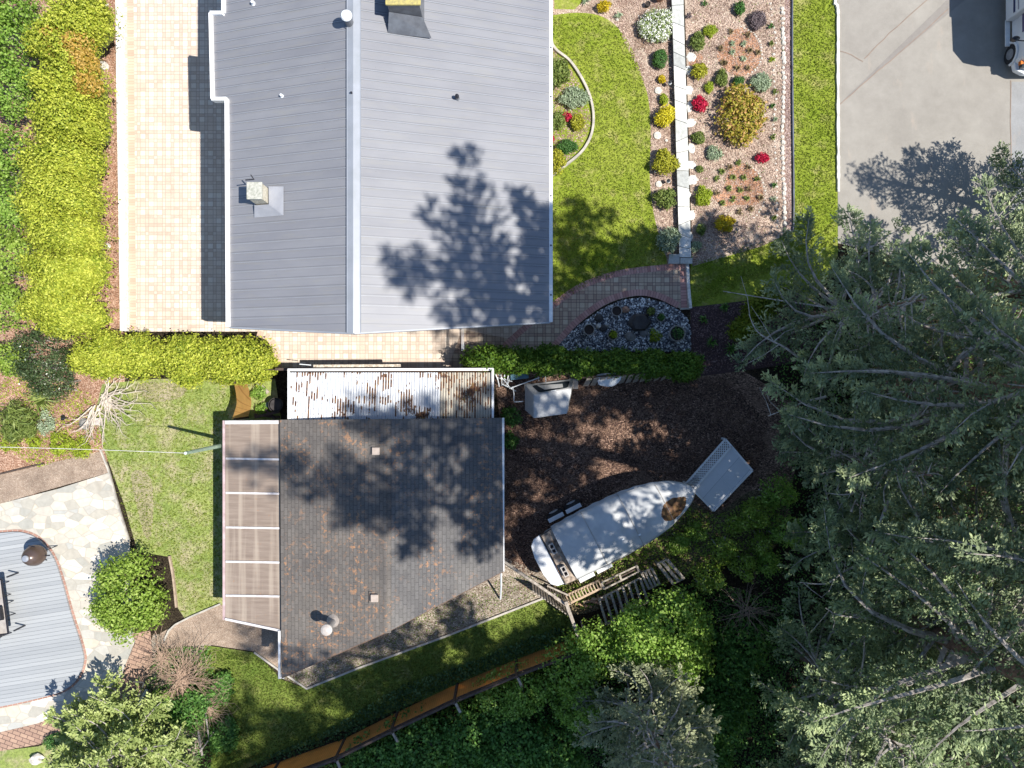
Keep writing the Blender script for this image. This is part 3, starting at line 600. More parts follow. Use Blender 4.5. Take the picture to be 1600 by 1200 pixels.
# ================================================================ VEGETATION
def leaves(C, N, L, W, g, jit=.6):
    n = len(C); N = N + g.normal(0, jit, (n, 3)); N /= np.linalg.norm(N, axis=1, keepdims=True) + 1e-9
    T = np.cross(N, g.normal(0, 1, (n, 3))); T /= np.linalg.norm(T, axis=1, keepdims=True) + 1e-9; B = np.cross(N, T)
    s = g.uniform(.7, 1.3, (n, 1)); T = T * L / 2 * s; B = B * W / 2 * s
    return np.stack([C - T, C + B, C + T + N * L * .1, C - B], 1).reshape(-1, 3), np.repeat(g.random(n), 4)
class LF:
    def __init__(s): s.V = []; s.a = []
    def add(s, V, a): s.V.append(V); s.a.append(a)
    def build(s, name, mat, parent=None, origin=None):
        V = np.concatenate(s.V); a = np.concatenate(s.a); return npmesh(name, V, np.arange(len(V)).reshape(-1, 4), a, mat, parent, origin)
def lump(lobes, n, L, W, g, jit=.6, shell=.22, low=-.3, bumps=.12, fr=4):
    """leaves through the outer shell of overlapping ellipsoids (x, y, z, rx, ry, rz)"""
    lf = LF(); lobes = np.array(lobes, float); ar = np.array([q[3] * q[4] + q[3] * q[5] + q[4] * q[5] for q in lobes]); ar = ar / ar.sum()
    for q, f in zip(lobes, ar):
        m = int(n * f); d = g.normal(0, 1, (m * 2, 3)); d /= np.linalg.norm(d, axis=1, keepdims=True); d = d[d[:, 2] > low][:m]; m = len(d)
        ph = g.uniform(0, 6.28, 6)
        w = 1 + bumps * (np.sin(d[:, 0] * fr * 1.7 + ph[0]) * np.sin(d[:, 1] * fr * 2.1 + ph[1]) + .7 * np.sin(d[:, 0] * fr * 4 + ph[2]) * np.sin(d[:, 1] * fr * 3.7 + ph[3]) + .5 * np.sin(d[:, 2] * fr * 5 + ph[4]) * np.cos(d[:, 0] * fr * 5 + ph[5]))
        r = (w * (1 - shell * g.random(m) ** 1.6))[:, None]; C = q[:3] + d * r * q[3:6]; keep = np.ones(m, bool)
        for o in lobes:
            if o is q or (o == q).all(): continue
            e = (C - o[:3]) / (o[3:6] * (1 - shell)); keep &= (e ** 2).sum(1) > .8
        keep &= C[:, 2] > .01; N = d / q[3:6]; N /= np.linalg.norm(N, axis=1, keepdims=True)
        if keep.any(): lf.add(*leaves(C[keep], N[keep], L, W, g, jit))
    return lf
def core(lobes, sc=.8):
    mb = MB()
    for x, y, z, a, b, c in lobes:
        pr = [(max(.02, sc * math.cos(t)), sc * math.sin(t)) for t in np.linspace(-1.2, 1.5, 8)]
        n = 14; rings = []
        for r, h in pr: rings += [(x + a * r * math.cos(6.2832 * j / n), y + b * r * math.sin(6.2832 * j / n), max(.02, z + c * h)) for j in range(n)]
        mb.add(rings, [(i * n + j, i * n + (j + 1) % n, (i + 1) * n + (j + 1) % n, (i + 1) * n + j) for i in range(7) for j in range(n)])
    return mb
m_wood = simple('grey_bark', (.5, .46, .43), (.22, .19, .17), 7, .9, 0, .6)
m_fbark = simple('fir_bark', (.24, .15, .11), (.09, .055, .042), 8, .95, 0, .8)
m_stem = simple('brown_stem', (.14, .09, .06), (.07, .045, .03), 9, .9)
m_dead = simple('bleached_twig', (.62, .55, .47), (.38, .32, .26), 12, .9)
LM = {}
def lm(key, c0, c1, c2, **k): LM[key] = leafmat(key, c0, c1, c2, **k); return LM[key]
lm('chartreuse_leaf', (.16, .23, .02), (.39, .44, .045), (.64, .65, .11), transl=.25, clump=1.1)
lm('rust_leaf', (.3, .2, .015), (.5, .33, .07), (.6, .42, .14), transl=.25)
lm('cedar_leaf', (.03, .08, .008), (.09, .18, .018), (.18, .28, .03), transl=.25)
lm('moss_leaf', (.05, .09, .005), (.12, .17, .01), (.2, .25, .02), transl=.25)
lm('bright_leaf', (.09, .18, .02), (.24, .4, .06), (.45, .6, .16), transl=.35, clump=1.4)
lm('fresh_leaf', (.13, .22, .02), (.28, .41, .06), (.48, .58, .16), transl=.35, clump=1.4)
lm('lime_leaf', (.16, .24, .01), (.33, .42, .03), (.5, .55, .08), transl=.3)
lm('laurel_leaf', (.02, .035, .012), (.05, .085, .03), (.16, .2, .1), transl=.1, rough=.25)
lm('under_leaf', (.04, .1, .022), (.11, .25, .05), (.25, .43, .1), transl=.35)
lm('ivy_leaf', (.02, .05, .015), (.05, .11, .03), (.16, .26, .1), transl=.2)
lm('olive_leaf', (.06, .1, .02), (.17, .23, .05), (.34, .4, .12), transl=.25, clump=4)
lm('green_leaf', (.03, .09, .02), (.07, .18, .04), (.15, .3, .08), transl=.25, clump=5)
lm('yellow_leaf', (.4, .34, .01), (.7, .62, .03), (.85, .78, .1), transl=.25, clump=4)
lm('ygreen_leaf', (.14, .15, .01), (.38, .38, .03), (.6, .58, .08), transl=.25, clump=5)
lm('sage_leaf', (.15, .2, .11), (.3, .38, .24), (.48, .55, .4), transl=.15, clump=5)
lm('white_flower', (.1, .15, .04), (.22, .3, .09), (.4, .46, .2), transl=.15, clump=3)
lm('blossom', (.55, .6, .5), (.85, .85, .8), (.95, .95, .92), transl=.1, clump=9)
lm('crimson_leaf', (.2, .004, .02), (.55, .01, .06), (.75, .05, .12), transl=.25, clump=5)
lm('gold_leaf', (.3, .22, .01), (.62, .48, .02), (.8, .66, .05), transl=.25, clump=4)
lm('mixed_leaf', (.1, .12, .015), (.4, .36, .04), (.62, .3, .16), transl=.25, clump=7)
lm('purple_twig', (.08, .06, .07), (.17, .13, .14), (.28, .23, .23), transl=.1, clump=5)
lm('copper_leaf', (.08, .06, .03), (.2, .15, .08), (.34, .28, .14), transl=.2, clump=6)
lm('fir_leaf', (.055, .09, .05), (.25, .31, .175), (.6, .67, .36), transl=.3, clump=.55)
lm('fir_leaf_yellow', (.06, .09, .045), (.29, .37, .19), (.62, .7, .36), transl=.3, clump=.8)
lm('pale_fir_leaf', (.09, .11, .06), (.26, .29, .16), (.5, .52, .3), transl=.2, clump=1)
lm('pine_leaf', (.14, .2, .05), (.36, .43, .14), (.62, .67, .32), transl=.25, clump=1.2)

def bush(px, py, rp, h, leaf, label, cat='shrub', name='shrub', n=None, L=.05, W=.03, ry=None, seed=0, k=5, group=None, jit=.7, flat=1.0, shell=.5, stems=True):
    """rounded shrub: foliage and stems"""
    g = np.random.default_rng(seed + int(px * 7 + py)); zc = h * .5; kk = 1 - zc / H; c = P(px, py, zc); r = rp * S * kk; ry_ = (ry or rp) * S * kk
    lobes = [(c.x, c.y, zc * .9, r * .8, ry_ * .8, h * .52)]
    k += 2; L, W = L * 1.25, W * 1.3
    for i in range(k):
        a = g.uniform(0, 6.28); lobes.append((c.x + math.cos(a) * r * g.uniform(.4, .75), c.y + math.sin(a) * ry_ * g.uniform(.4, .75), zc * g.uniform(.6, 1.1), r * g.uniform(.25, .52), ry_ * g.uniform(.25, .52), h * g.uniform(.32, .45) * flat))
    n = n or int(min(14000, max(120, 5.5 * (r * ry_ * 3.14 + 2 * (r + ry_) * h) / (L * W))))
    lf = lump(lobes, n, L, W, g, jit, shell, -.2, .2, 6)
    t = empty(name, (c.x, c.y, 0), label, cat, group)
    lf.build('foliage', LM[leaf], t)
    if leaf == 'white_flower': lump(lobes, int(n * .5), .045, .04, g, .5, .1, 0, .2, 6).build('blossoms', LM['blossom'], t)
    if stems:
        mb = MB()
        for i in range(5):
            a = g.uniform(0, 6.28); mb.tube([(c.x, c.y, 0), (c.x + math.cos(a) * r * .25, c.y + math.sin(a) * ry_ * .25, h * .4), (c.x + math.cos(a) * r * .55, c.y + math.sin(a) * ry_ * .55, h * .75)], [max(.012, r * .04), max(.009, r * .03), .005], 5)
        obj('stem', mb, m_stem, t)
    return t
def rosette(px, py, rp, h, leaf, label, group=None, seed=0, n=26, cat='plant', name='plant', wd=.035):
    g = np.random.default_rng(seed + int(px * 3 + py)); c = P(px, py, 0); r = rp * S; mbV = []; a = []
    for i in range(n):
        t = g.uniform(0, 6.28); el = g.uniform(.2, 1.3); l = g.uniform(.6, 1.1); d = np.array([math.cos(t), math.sin(t), 0]); s_ = np.array([-math.sin(t), math.cos(t), 0]) * wd * g.uniform(.6, 1.2) / 2
        p0 = np.array([c.x, c.y, .02]); p1 = p0 + d * r * l * .55 + np.array([0, 0, h * (.4 + .6 * el / 1.3)]); p2 = p0 + d * r * l + np.array([0, 0, h * (.15 + .75 * el / 1.3 * .8)])
        mbV += [p0 - s_ * .5, p0 + s_ * .5, p1 + s_, p1 - s_, p1 - s_, p1 + s_, p2 + s_ * .2, p2 - s_ * .2]; a += [g.random()] * 8
    V = np.array(mbV); o = npmesh(name, V, np.arange(len(V)).reshape(-1, 4), np.array(a), LM[leaf], None, (c.x, c.y, 0)); return tag(o, label, cat, group)

# ---- tall golden conifers of the hedge along the terrace
def goldhedge(px, py, rx_, ry_, h, label, group, leaf='chartreuse_leaf', n=11000, seed=0, rust=0, L=.1, W=.055, lob=7):
    g = np.random.default_rng(seed); k = 1 - h * .8 / H; c = P(px, py, h * .8); rx_, ry_ = rx_ * S * k, ry_ * S * k
    lobes = [(c.x, c.y, h * .5, rx_ * .82, ry_ * .85, h * .5)]
    for i in range(lob):
        a = g.uniform(0, 6.28); q = g.uniform(.3, .62)
        lobes.append((c.x + math.cos(a) * rx_ * q, c.y + math.sin(a) * ry_ * q, h * g.uniform(.5, .66), rx_ * g.uniform(.38, .52), ry_ * g.uniform(.38, .52), h * g.uniform(.3, .4)))
    t = empty('hedge_conifer', (c.x, c.y, 0), label, 'hedge tree', group)
    lump(lobes, n, L, W, g, .65, .33, -.15, .21, 8).build('foliage', LM[leaf], t)
    if rust: lump([(q[0] + .3, q[1], q[2] + .05, q[3] * .9, q[4] * .9, q[5]) for q in lobes[1:rust + 1]], 2600, L, W, g, .6, .12, .2, .1).build('rust_foliage', LM['rust_leaf'], t)['label'] = 'orange-brown scorched foliage'
    obj('inner_growth', core(lobes, .72), LM[leaf], t)
    obj('trunk', MB().tube([(c.x, c.y, 0), (c.x, c.y, h * .5)], [.1, .06], 8), m_stem, t)
    return t
gl = 'golden conifers of the tall hedge beside the terrace'
for i, (a, b, rx_, ry_, hh, lab, ru) in enumerate([
    (122, 16, 56, 42, 3.2, 'topmost golden conifer of the tall hedge, cut by the upper photo edge', 0), (98, 62, 56, 44, 3.0, 'golden conifer with orange-brown scorched foliage near the hedge top', 5),
    (112, 120, 58, 48, 3.1, 'golden conifer just below the scorched one in the tall hedge', 2), (104, 182, 66, 48, 3.2, 'golden conifer left of the second white stone in the bark strip', 0),
    (92, 240, 72, 50, 3.1, 'wide golden conifer midway down the tall hedge', 0), (94, 300, 74, 50, 3.3, 'golden conifer reaching furthest left in the tall hedge', 0),
    (100, 362, 70, 50, 3.1, 'golden conifer beside the fourth white stone of the bark strip', 0), (98, 425, 70, 50, 3.1, 'second lowest golden conifer of the tall hedge', 0),
    (100, 484, 68, 44, 3.0, 'lowest golden conifer of the tall hedge beside the hedge corner', 0)]):
    goldhedge(a - 9, b, rx_, ry_, hh, lab, gl, seed=100 + i, rust=ru, n=15000)
for i, (a, b, rx_, ry_, lab) in enumerate([(148, 553, 48, 42, 'leftmost conifer of the clipped yellow hedge below the terrace'), (212, 556, 50, 43, 'clipped yellow conifer above the bleached bare branches'),
    (282, 560, 54, 43, 'clipped yellow conifer between terrace and worn lawn'), (342, 562, 50, 43, 'clipped yellow conifer above the curved orange panel'), (388, 563, 42, 42, 'greener rounded right end conifer of the clipped yellow hedge')]):
    goldhedge(a, b, rx_, ry_, 1.9, lab, 'conifers of the low clipped yellow hedge', seed=150 + i, n=12500)
for i in range(7):
    goldhedge(754 + i * 52, 562 + i * 1.5, 42, 26, 1.9, ['leftmost conifer of the dark green hedge, beside the terrace gate', 'second conifer of the dark green hedge, above the blue tub', 'dark green hedge conifer above the truck canopy', 'dark green hedge conifer above the white oval board',
              'dark green hedge conifer above the weathered board fence', 'second conifer from the right end of the dark green hedge', 'right end conifer of the dark green hedge under fir branches'][i], 'conifers of the dark green clipped hedge', 'cedar_leaf', 7500, 170 + i, lob=5)
for i, (a, b) in enumerate([(1168, 512), (1188, 488), (1210, 466)]):
    goldhedge(a, b, 26, 24, 2.3, ['lower left mossy green conifer among the fir branches', 'middle mossy green conifer among the fir branches', 'upper right mossy green conifer among the fir branches'][i], 'mossy green conifers beneath the fir', 'moss_leaf', 3500, 190 + i, lob=4)

# ---- firs
def fir(bx, by, height, rad, seed, label, name='fir_tree', leaf='fir_leaf', r0=.35, h0=3.0, step=.17, lod=15, group=None, droop=.22, cat='fir tree', lmin=.25, extra=(), lean=0, fade=1.0, ru=3.6, gapn=.16, NL=.135, NW=.052, gap=None):
    g = np.random.default_rng(seed); B = P(bx, by, 0); t = empty(name, B, label, cat, group)
    near, far = LF(), LF(); tb = MB()
    ax = lambda h: np.array([B.x + .25 * math.sin(h * .21 + seed), B.y + .25 * math.cos(h * .17 + seed * 2), h])
    hs = np.linspace(0, height, 14); tb.tube([ax(h) * [1, 1, 1] for h in hs], [max(.03, r0 * (1 - h / height) ** .8 * (1.35 if h == 0 else 1)) for h in hs], 10); obj('trunk', tb, m_fbark, t)
    wb = MB(); h = h0; az = g.uniform(0, 6.28); brs = []
    while h < height - .1:
        az += 2.399 + g.normal(0, .35); u = (h - h0) / (height - h0)
        bl = min(1, max(0, (h - 9) / 4)); re = rad * (1 - bl) + min(rad, ru) * bl; Lb = re * min(1, .55 + u * 6) * (1 - u) ** fade * g.uniform(.62, 1.12) + .3
        skip = (gap and gap[0] < h < gap[1] and g.random() < .82) or (h > 12 and noise.noise(Vector((math.cos(az) * 1.1, math.sin(az) * 1.1, h * .3 + seed))) > gapn)
        if not skip: brs.append((h, az, Lb, None))
        h += step * g.uniform(.6, 1.5) * (1 if h < 11 else 1.7)
    brs += [(e[0], e[1], e[2], 1) for e in extra]
    for h, az, Lb, ex in brs:
        o = ax(h); d = np.array([math.cos(az), math.sin(az), 0]); s_ = np.array([-d[1], d[0], 0]); up = .12 + .35 * (h / height); dr = droop * (1.3 - h / height); wob = g.normal(0, .12 * Lb)
        def pos(s): s = np.asarray(s)[..., None]; return o + d * Lb * s * (1 - .08 * s) + np.array([0, 0, 1.]) * (up * s - dr * s * s + .12 * s ** 4) * Lb * .8 + s_ * wob * np.sin(s * 3)
        ss = np.linspace(0, 1, 6); rb = (.018 + .014 * Lb) * (1.0 if h < lod else .9)
        wb.tube(pos(ss), [rb * (1.02 - s) + .006 for s in ss], 4, False)
        isfar = h > lod; L_, W_, dt, dm = (NL, NW, .11, .043) if not isfar else (.32, .16, .19, .11)
        if isfar and Lb > 0:
            pass
        s0 = .22 if not isfar else .15
        nt = max(3, int(Lb * (1 - s0) / dt)); sT = np.linspace(s0, 1, nt) + g.normal(0, .01, nt); sT = np.clip(sT, 0, 1)
        bare = (g.random(nt) > (.12 if not isfar else .06)) & ((np.sin(sT * Lb * 5.1 + h * 3) > -.72) | isfar); sT = sT[bare]
        for side in (-1, 1):
            base = pos(sT); tl_ = np.clip(.42 * Lb, .3, 1.15) * (1 - .72 * (sT - s0) / (1 - s0)) * g.uniform(.6, 1.15, len(sT)); an = g.normal(.88, .26, len(sT))
            td = d[None] * np.cos(an)[:, None] + s_[None] * np.sin(an)[:, None] * side + np.array([0, 0, 1.]) * g.normal(.05, .24, (len(sT), 1))
            M_ = max(3, int(1.0 / dm * np.clip(.42 * Lb, .3, 1.15) * .8)); q = (np.arange(M_) + g.random((len(sT), M_))) / M_
            C = base[:, None] + td[:, None] * (tl_[:, None] * (lmin * .3 + q * (1 - lmin * .3)))[..., None] + g.normal(0, .035 if not isfar else .08, (len(sT), M_, 3))
            C[..., 2] -= (q ** 2 * tl_[:, None]) * .12
            ns = g.choice([-1, 1], (len(sT), M_, 1)); T = td[:, None] * g.uniform(.5, 1, (len(sT), M_, 1)) + np.cross(td, [0, 0, 1.])[:, None] * ns * g.uniform(.1, .75, (len(sT), M_, 1)) + np.array([0, 0, 1.]) * g.normal(.18, .22, (len(sT), M_, 1))
            C = C.reshape(-1, 3); T = T.reshape(-1, 3); T /= np.linalg.norm(T, axis=1, keepdims=True) + 1e-9
            up_ = np.array([0, 0, 1.]) + g.normal(0, .45, (len(C), 3)); Bv = np.cross(up_, T); Bv /= np.linalg.norm(Bv, axis=1, keepdims=True) + 1e-9
            sc = g.uniform(.7, 1.25, (len(C), 1)); a_ = T * L_ * sc; b_ = Bv * W_ / 2 * sc
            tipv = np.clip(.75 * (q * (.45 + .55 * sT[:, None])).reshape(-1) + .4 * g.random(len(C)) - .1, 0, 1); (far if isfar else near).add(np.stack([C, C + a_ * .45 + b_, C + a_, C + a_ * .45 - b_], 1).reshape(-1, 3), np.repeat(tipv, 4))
    both = LF(); both.V = near.V + far.V; both.a = near.a + far.a
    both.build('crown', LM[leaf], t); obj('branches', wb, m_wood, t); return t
def limb(t, pts, r0, r1, mat=None, sub=3):
    """bare limb through photo points (px, py, height)"""
    q = cr([tuple(P(*p)) for p in pts], False, 5); n = len(q); mb = MB().tube(q, [r0 + (r1 - r0) * i / (n - 1) for i in range(n)], 7)
    for i in range(sub):
        j = R.randrange(n // 4, n - 1); a = Vector(q[j]); d = Vector((R.uniform(-1, 1), R.uniform(-1, 1), R.uniform(-.1, .5))).normalized(); l = R.uniform(.5, 1.4)
        mb.tube([a, a + d * l * .5 + Vector((0, 0, .05)), a + d * l + Vector((R.uniform(-.2, .2), R.uniform(-.2, .2), .1))], [r1 * 1.3, r1 * .8, .006], 5)
    return obj('limb', mb, mat or m_wood, t)
# ---- the tall firs at the right; their tops reach beyond the camera's view and throw the shadows on roofs and lawns
f1 = fir(1450, 490, 28.5, 3.9, 3, 'tall dark fir nearest the driveway with grey bare lower limbs', h0=3.6, r0=.4, fade=.75, gap=(6, 12.5))
f2 = fir(1385, 612, 36, 7.4, 5, 'thick trunked old fir reaching left over the yard and hedge', h0=3.2, r0=.62, step=.14, fade=.75, ru=4.2, gapn=.4, extra=[(29.6, 1.57, 4.7), (29.0, 1.85, 3.1), (31, 1.9, 2.6), (27.6, 1.25, 3.2), (26.6, 1.6, 3.6), (25.3, 1.45, 3.2), (24, 1.7, 3.4)])
f3 = fir(1430, 830, 38, 7.0, 8, 'dark fir behind the white lattice-edged platform', h0=3.0, r0=.4, step=.14, fade=.75, ru=5.0, gapn=.3, gap=(12, 23))
f4 = fir(1350, 915, 41, 5.8, 11, 'tall fir standing right of the bright green thicket', leaf='fir_leaf_yellow', h0=2.6, r0=.28, step=.12, fade=.7, gap=(7.5, 22))
f5 = fir(1500, 1040, 17, 5.6, 14, 'yellowish dark fir in the lower right corner', leaf='fir_leaf_yellow', h0=2.4, r0=.35, step=.14)
f6 = fir(1270, 1190, 37, 5.4, 17, 'fir at the bottom photo edge left of the corner fir', h0=2.0, r0=.4, fade=.75, ru=5.0)
f7 = fir(1585, 335, 10, 3.0, 21, 'small dense fir beside the driveway at the right photo edge', h0=.8, r0=.18, step=.11)
f8 = fir(1160, 1360, 36, 4.8, 25, 'tall fir whose lowest boughs show at the bottom edge beside the pale conifer', h0=9, r0=.4, fade=.75, ru=5.0)
f15 = fir(1260, 1300, 38, 4.8, 45, 'tall fir rooted below the bottom photo edge between two others', h0=8, r0=.4, fade=.75, ru=5.0)
f9 = fir(1500, 680, 37, 5.4, 27, 'fir growing between the thick trunked fir and the right photo edge', h0=3.0, r0=.4, fade=.75, ru=4.8)
f11 = fir(1268, 700, 8, 4.0, 33, 'low bluish fir right of the white lattice-edged platform', h0=1.4, r0=.16, step=.12, droop=.12)
f13 = fir(1240, 1010, 9.5, 3.6, 39, 'olive green fir at the edge of the dark gap right of the bright thicket', leaf='fir_leaf_yellow', h0=1.2, r0=.17, step=.12, droop=.12)
f14 = fir(1270, 1130, 8, 3.2, 43, 'smaller olive fir near the bottom edge right of the dark gap', leaf='fir_leaf_yellow', h0=1.2, r0=.15, step=.12, droop=.12)
f12 = fir(1318, 838, 6.5, 3.4, 37, 'low yellow-green fir between the tall firs and the brush', leaf='fir_leaf_yellow', h0=1.4, r0=.16, step=.12, droop=.12)
f10 = fir(1275, 495, 8, 4.4, 29, 'low spreading fir with bluish boughs above the mossy conifers', h0=2.0, r0=.16, step=.12, droop=.1)
limb(f2, [(1700, 500, 7.5), (1600, 506, 7.2), (1560, 520, 6.9), (1500, 560, 6.5), (1460, 610, 6.2), (1420, 665, 5.8), (1372, 706, 5.4)], .15, .05)
limb(f2, [(1540, 530, 6), (1500, 527, 6), (1440, 508, 5.9), (1398, 500, 5.8), (1365, 482, 5.7), (1350, 468, 5.6)], .07, .02)
limb(f2, [(1475, 600, 5), (1466, 650, 5), (1450, 700, 5)], .045, .02, sub=1)
limb(f1, [(1435, 545, 4), (1400, 520, 4), (1360, 492, 4.2), (1290, 480, 4), (1210, 468, 3.6), (1130, 455, 3.2)], .06, .012)
limb(f1, [(1440, 420, 5), (1480, 400, 5.2), (1490, 460, 5), (1500, 520, 5)], .05, .02)
limb(f3, [(1610, 870, 6.5), (1590, 830, 6.4), (1568, 790, 6.3), (1565, 760, 6.2), (1575, 732, 6)], .12, .03, sub=2)
limb(f3, [(1510, 815, 5), (1487, 790, 5), (1486, 770, 5), (1460, 762, 5)], .035, .012)
limb(f3, [(1600, 755, 6), (1580, 730, 6), (1562, 712, 6)], .03, .01)
limb(f4, [(1600, 955, 5.5), (1550, 930, 5.5), (1515, 918, 5.4)], .09, .04, sub=1)
limb(f4, [(1430, 920, 5), (1395, 895, 5), (1368, 868, 5)], .05, .015)
limb(f2, [(1330, 800, 4.6), (1345, 770, 4.6), (1375, 735, 4.6)], .045, .02, sub=1)
limb(f6, [(1610, 1182, 5), (1500, 1180, 5), (1470, 1200, 5)], .08, .04, sub=1)
lb = random.Random(99)
for (px, py, h, dx, dy, tr_x) in [(1510, 640, 5.5, -90, 50, f9), (1540, 600, 6, -60, -110, f9), (1490, 600, 5.5, -120, 20, f2), (1440, 640, 5, -70, 70, f2), (1470, 560, 5.6, 10, -120, f1), (1420, 480, 4.5, -50, -90, f1), (1500, 400, 5, 60, -60, f1),
    (1390, 770, 5, -90, -70, f3), (1400, 740, 5, -110, 30, f3), (1470, 860, 5, -80, 70, f3), (1350, 880, 4.5, -100, 30, f4), (1400, 990, 5, -110, -40, f4), (1530, 1010, 5, -30, 110, f5), (1480, 1100, 5, -90, -30, f5), (1560, 690, 6, 30, 100, f9), (1290, 620, 4.5, -90, 30, f11), (1250, 560, 4, -80, -70, f10)]:
    limb(tr_x, [(px, py, h), (px + dx * .35 + lb.uniform(-8, 8), py + dy * .35 + lb.uniform(-8, 8), h + .3), (px + dx * .7 + lb.uniform(-12, 12), py + dy * .7 + lb.uniform(-12, 12), h + .35), (px + dx, py + dy, h + .2)], .045, .012, sub=4)
pf = fir(985, 1085, 9.5, 2.7, 31, 'pale grey-green conifer at the bottom edge beneath the bright thicket', 'conifer', 'pale_fir_leaf', .16, .8, .1, 20, cat='conifer', NL=.12, NW=.06, droop=.1)
pn = fir(228, 1150, 4.2, 2.9, 35, 'light green bushy pine at the lower left below the brick path', 'pine_tree', 'pine_leaf', .14, .5, .035, 20, cat='pine tree', NL=.15, NW=.07, droop=.02)
def bigbush(lobes_px, label, leaf, n, L, W, cat='thicket', name='thicket', seed=1, shell=.5, jit=.9, tw=8):
    g = np.random.default_rng(seed); lobes = []
    for px, py, r, z, rz in lobes_px:
        c = P(px, py, z); k = (1 - z / H) * S; lobes.append((c.x, c.y, z, r * k, r * k * .95, rz))
        for i in range(4):
            a = g.uniform(0, 6.28); lobes.append((c.x + math.cos(a) * r * k * .6, c.y + math.sin(a) * r * k * .6, z + g.uniform(-.3, .5), r * k * .45, r * k * .45, rz * .5))
    o = (lobes[0][0], lobes[0][1], 0); t = empty(name, o, label, cat)
    lump(lobes, n, L, W, g, jit, shell, -.5, .22, 3).build('foliage', LM[leaf], t); mb = MB()
    for q in lobes:
        for j in range(2):
            a = g.uniform(0, 6.28); mb.tube([(q[0] + math.cos(a) * .2, q[1] + math.sin(a) * .2, 0), (q[0] + math.cos(a) * q[3] * .3, q[1] + math.sin(a) * q[4] * .3, q[2] * .6), (q[0] + math.cos(a) * q[3] * .6, q[1] + math.sin(a) * q[4] * .6, q[2] + q[5] * .4)], [.035, .022, .008], 5)
    obj('branches', mb, m_wood, t); return t
bigbush([(1045, 975, 60, 1.6, 1.2), (1000, 990, 45, 1.5, 1.1), (1070, 1020, 42, 1.4, 1.1)], 'bright green leafy thicket below the wooden slat frames', 'bright_leaf', 15000, .11, .08, seed=41)
bigbush([(890, 1045, 45, 1.2, 1.1), (930, 1015, 45, 1.2, 1.1), (900, 1100, 38, 1.1, 1.0)], 'bright green thicket just outside the orange fence end', 'bright_leaf', 11000, .11, .08, seed=42)
bigbush([(820, 1075, 40, .9, .9), (780, 1090, 40, .8, .8)], 'green bush outside the middle of the orange fence', 'bright_leaf', 7000, .1, .07, seed=43)
bigbush([(1130, 862, 22, .5, .5), (1105, 900, 24, .6, .5), (1160, 885, 20, .5, .5), (1190, 850, 16, .5, .4)], 'loose green brush between the white platform and the tall firs', 'fresh_leaf', 4200, .09, .06, seed=44)
bigbush([(1060, 850, 18, .4, .4), (1085, 830, 16, .4, .4)], 'bushy weeds with bluish flowers beside the boat bow', 'bright_leaf', 2200, .08, .05, seed=54)
bigbush([(1215, 770, 26, .6, .6), (1230, 830, 26, .7, .6), (1200, 880, 20, .5, .5)], 'shaded green saplings between the brush and the low firs', 'bright_leaf', 5000, .09, .06, seed=56)
bigbush([(1180, 800, 22, .5, .5), (1150, 820, 16, .4, .4)], 'yellow-green scrub under the lower corner of the white platform', 'fresh_leaf', 2600, .09, .06, seed=55)
bigbush([(655, 1165, 60, .8, .9), (590, 1190, 50, .8, .8), (730, 1150, 50, .8, .8)], 'dark green undergrowth below the orange fence', 'under_leaf', 14000, .12, .09, seed=45)
bigbush([(800, 1160, 60, .7, .8), (870, 1170, 50, .7, .8), (1120, 1130, 50, .7, .7)], 'dark green undergrowth left of the pale conifer', 'under_leaf', 12000, .12, .09, seed=46)
bigbush([(1130, 1080, 50, .6, .7), (1160, 1010, 45, .6, .7), (1100, 1180, 50, .6, .7)], 'dark green undergrowth right of the bright thicket', 'under_leaf', 9000, .12, .09, seed=47)
bigbush([(20, 60, 42, 1.8, 1.3), (15, 140, 44, 1.6, 1.2), (20, 10, 40, 1.8, 1.2)], 'green leafy bushes at the upper left photo corner behind the golden hedge', 'bright_leaf', 14000, .1, .07, seed=48)
bigbush([(10, 240, 42, 1.5, 1.1), (8, 320, 42, 1.5, 1.1)], 'green leafy bush at the left edge behind the widest golden conifers', 'bright_leaf', 9000, .1, .07, seed=49)
bigbush([(12, 400, 42, 1.4, 1.1), (10, 480, 40, 1.3, 1), (15, 560, 30, 1.0, .8)], 'light green leafy bush at the left edge beside the lowest golden conifers', 'fresh_leaf', 9000, .1, .07, seed=50)
bigbush([(66, 555, 46, 1.1, .9), (80, 590, 38, 1.0, .8)], 'dark glossy laurel left of the clipped yellow hedge', 'laurel_leaf', 11000, .08, .045, 'shrub', 'shrub', seed=51, shell=.3)
bush(203, 930, 64, 2.0, 'fresh_leaf', 'round light green bush between flagstone patio and worn lawn', n=12000, L=.085, W=.055, k=9, ry=72, shell=.6)
bush(30, 655, 34, .8, 'olive_leaf', 'grassy olive clump in the soil bed at the far left', n=2500, L=.22, W=.03, k=4)
rosette(72, 622, 26, .5, 'olive_leaf', 'spiky long-leaved plant below the dark laurel', n=60, wd=.05)
bush(72, 660, 20, .35, 'sage_leaf', 'pale plant with bluish flowers beside the spiky plant', n=1200, k=4)
bush(95, 690, 22, .4, 'lime_leaf', 'yellow-green groundcover above the tan path, middle clump', n=1600, k=4)
bush(125, 700, 20, .35, 'lime_leaf', 'yellow-green groundcover clump at the corner of the worn lawn', n=1300, k=4)
bush(52, 690, 14, .35, 'lime_leaf', 'small yellow-green clump nearest the bare soil above the tan path', n=700, k=4)
bush(15, 690, 20, .35, 'lime_leaf', 'green clump at the left edge above the bare soil', n=900, k=4)
bush(295, 1110, 36, .9, 'under_leaf', 'dark green bush below the heap of bare branches', n=5000, L=.08, W=.06)
bush(255, 1100, 26, .6, 'bright_leaf', 'green bush with an orange flower beside the metal railing', n=3000, L=.07, W=.05)
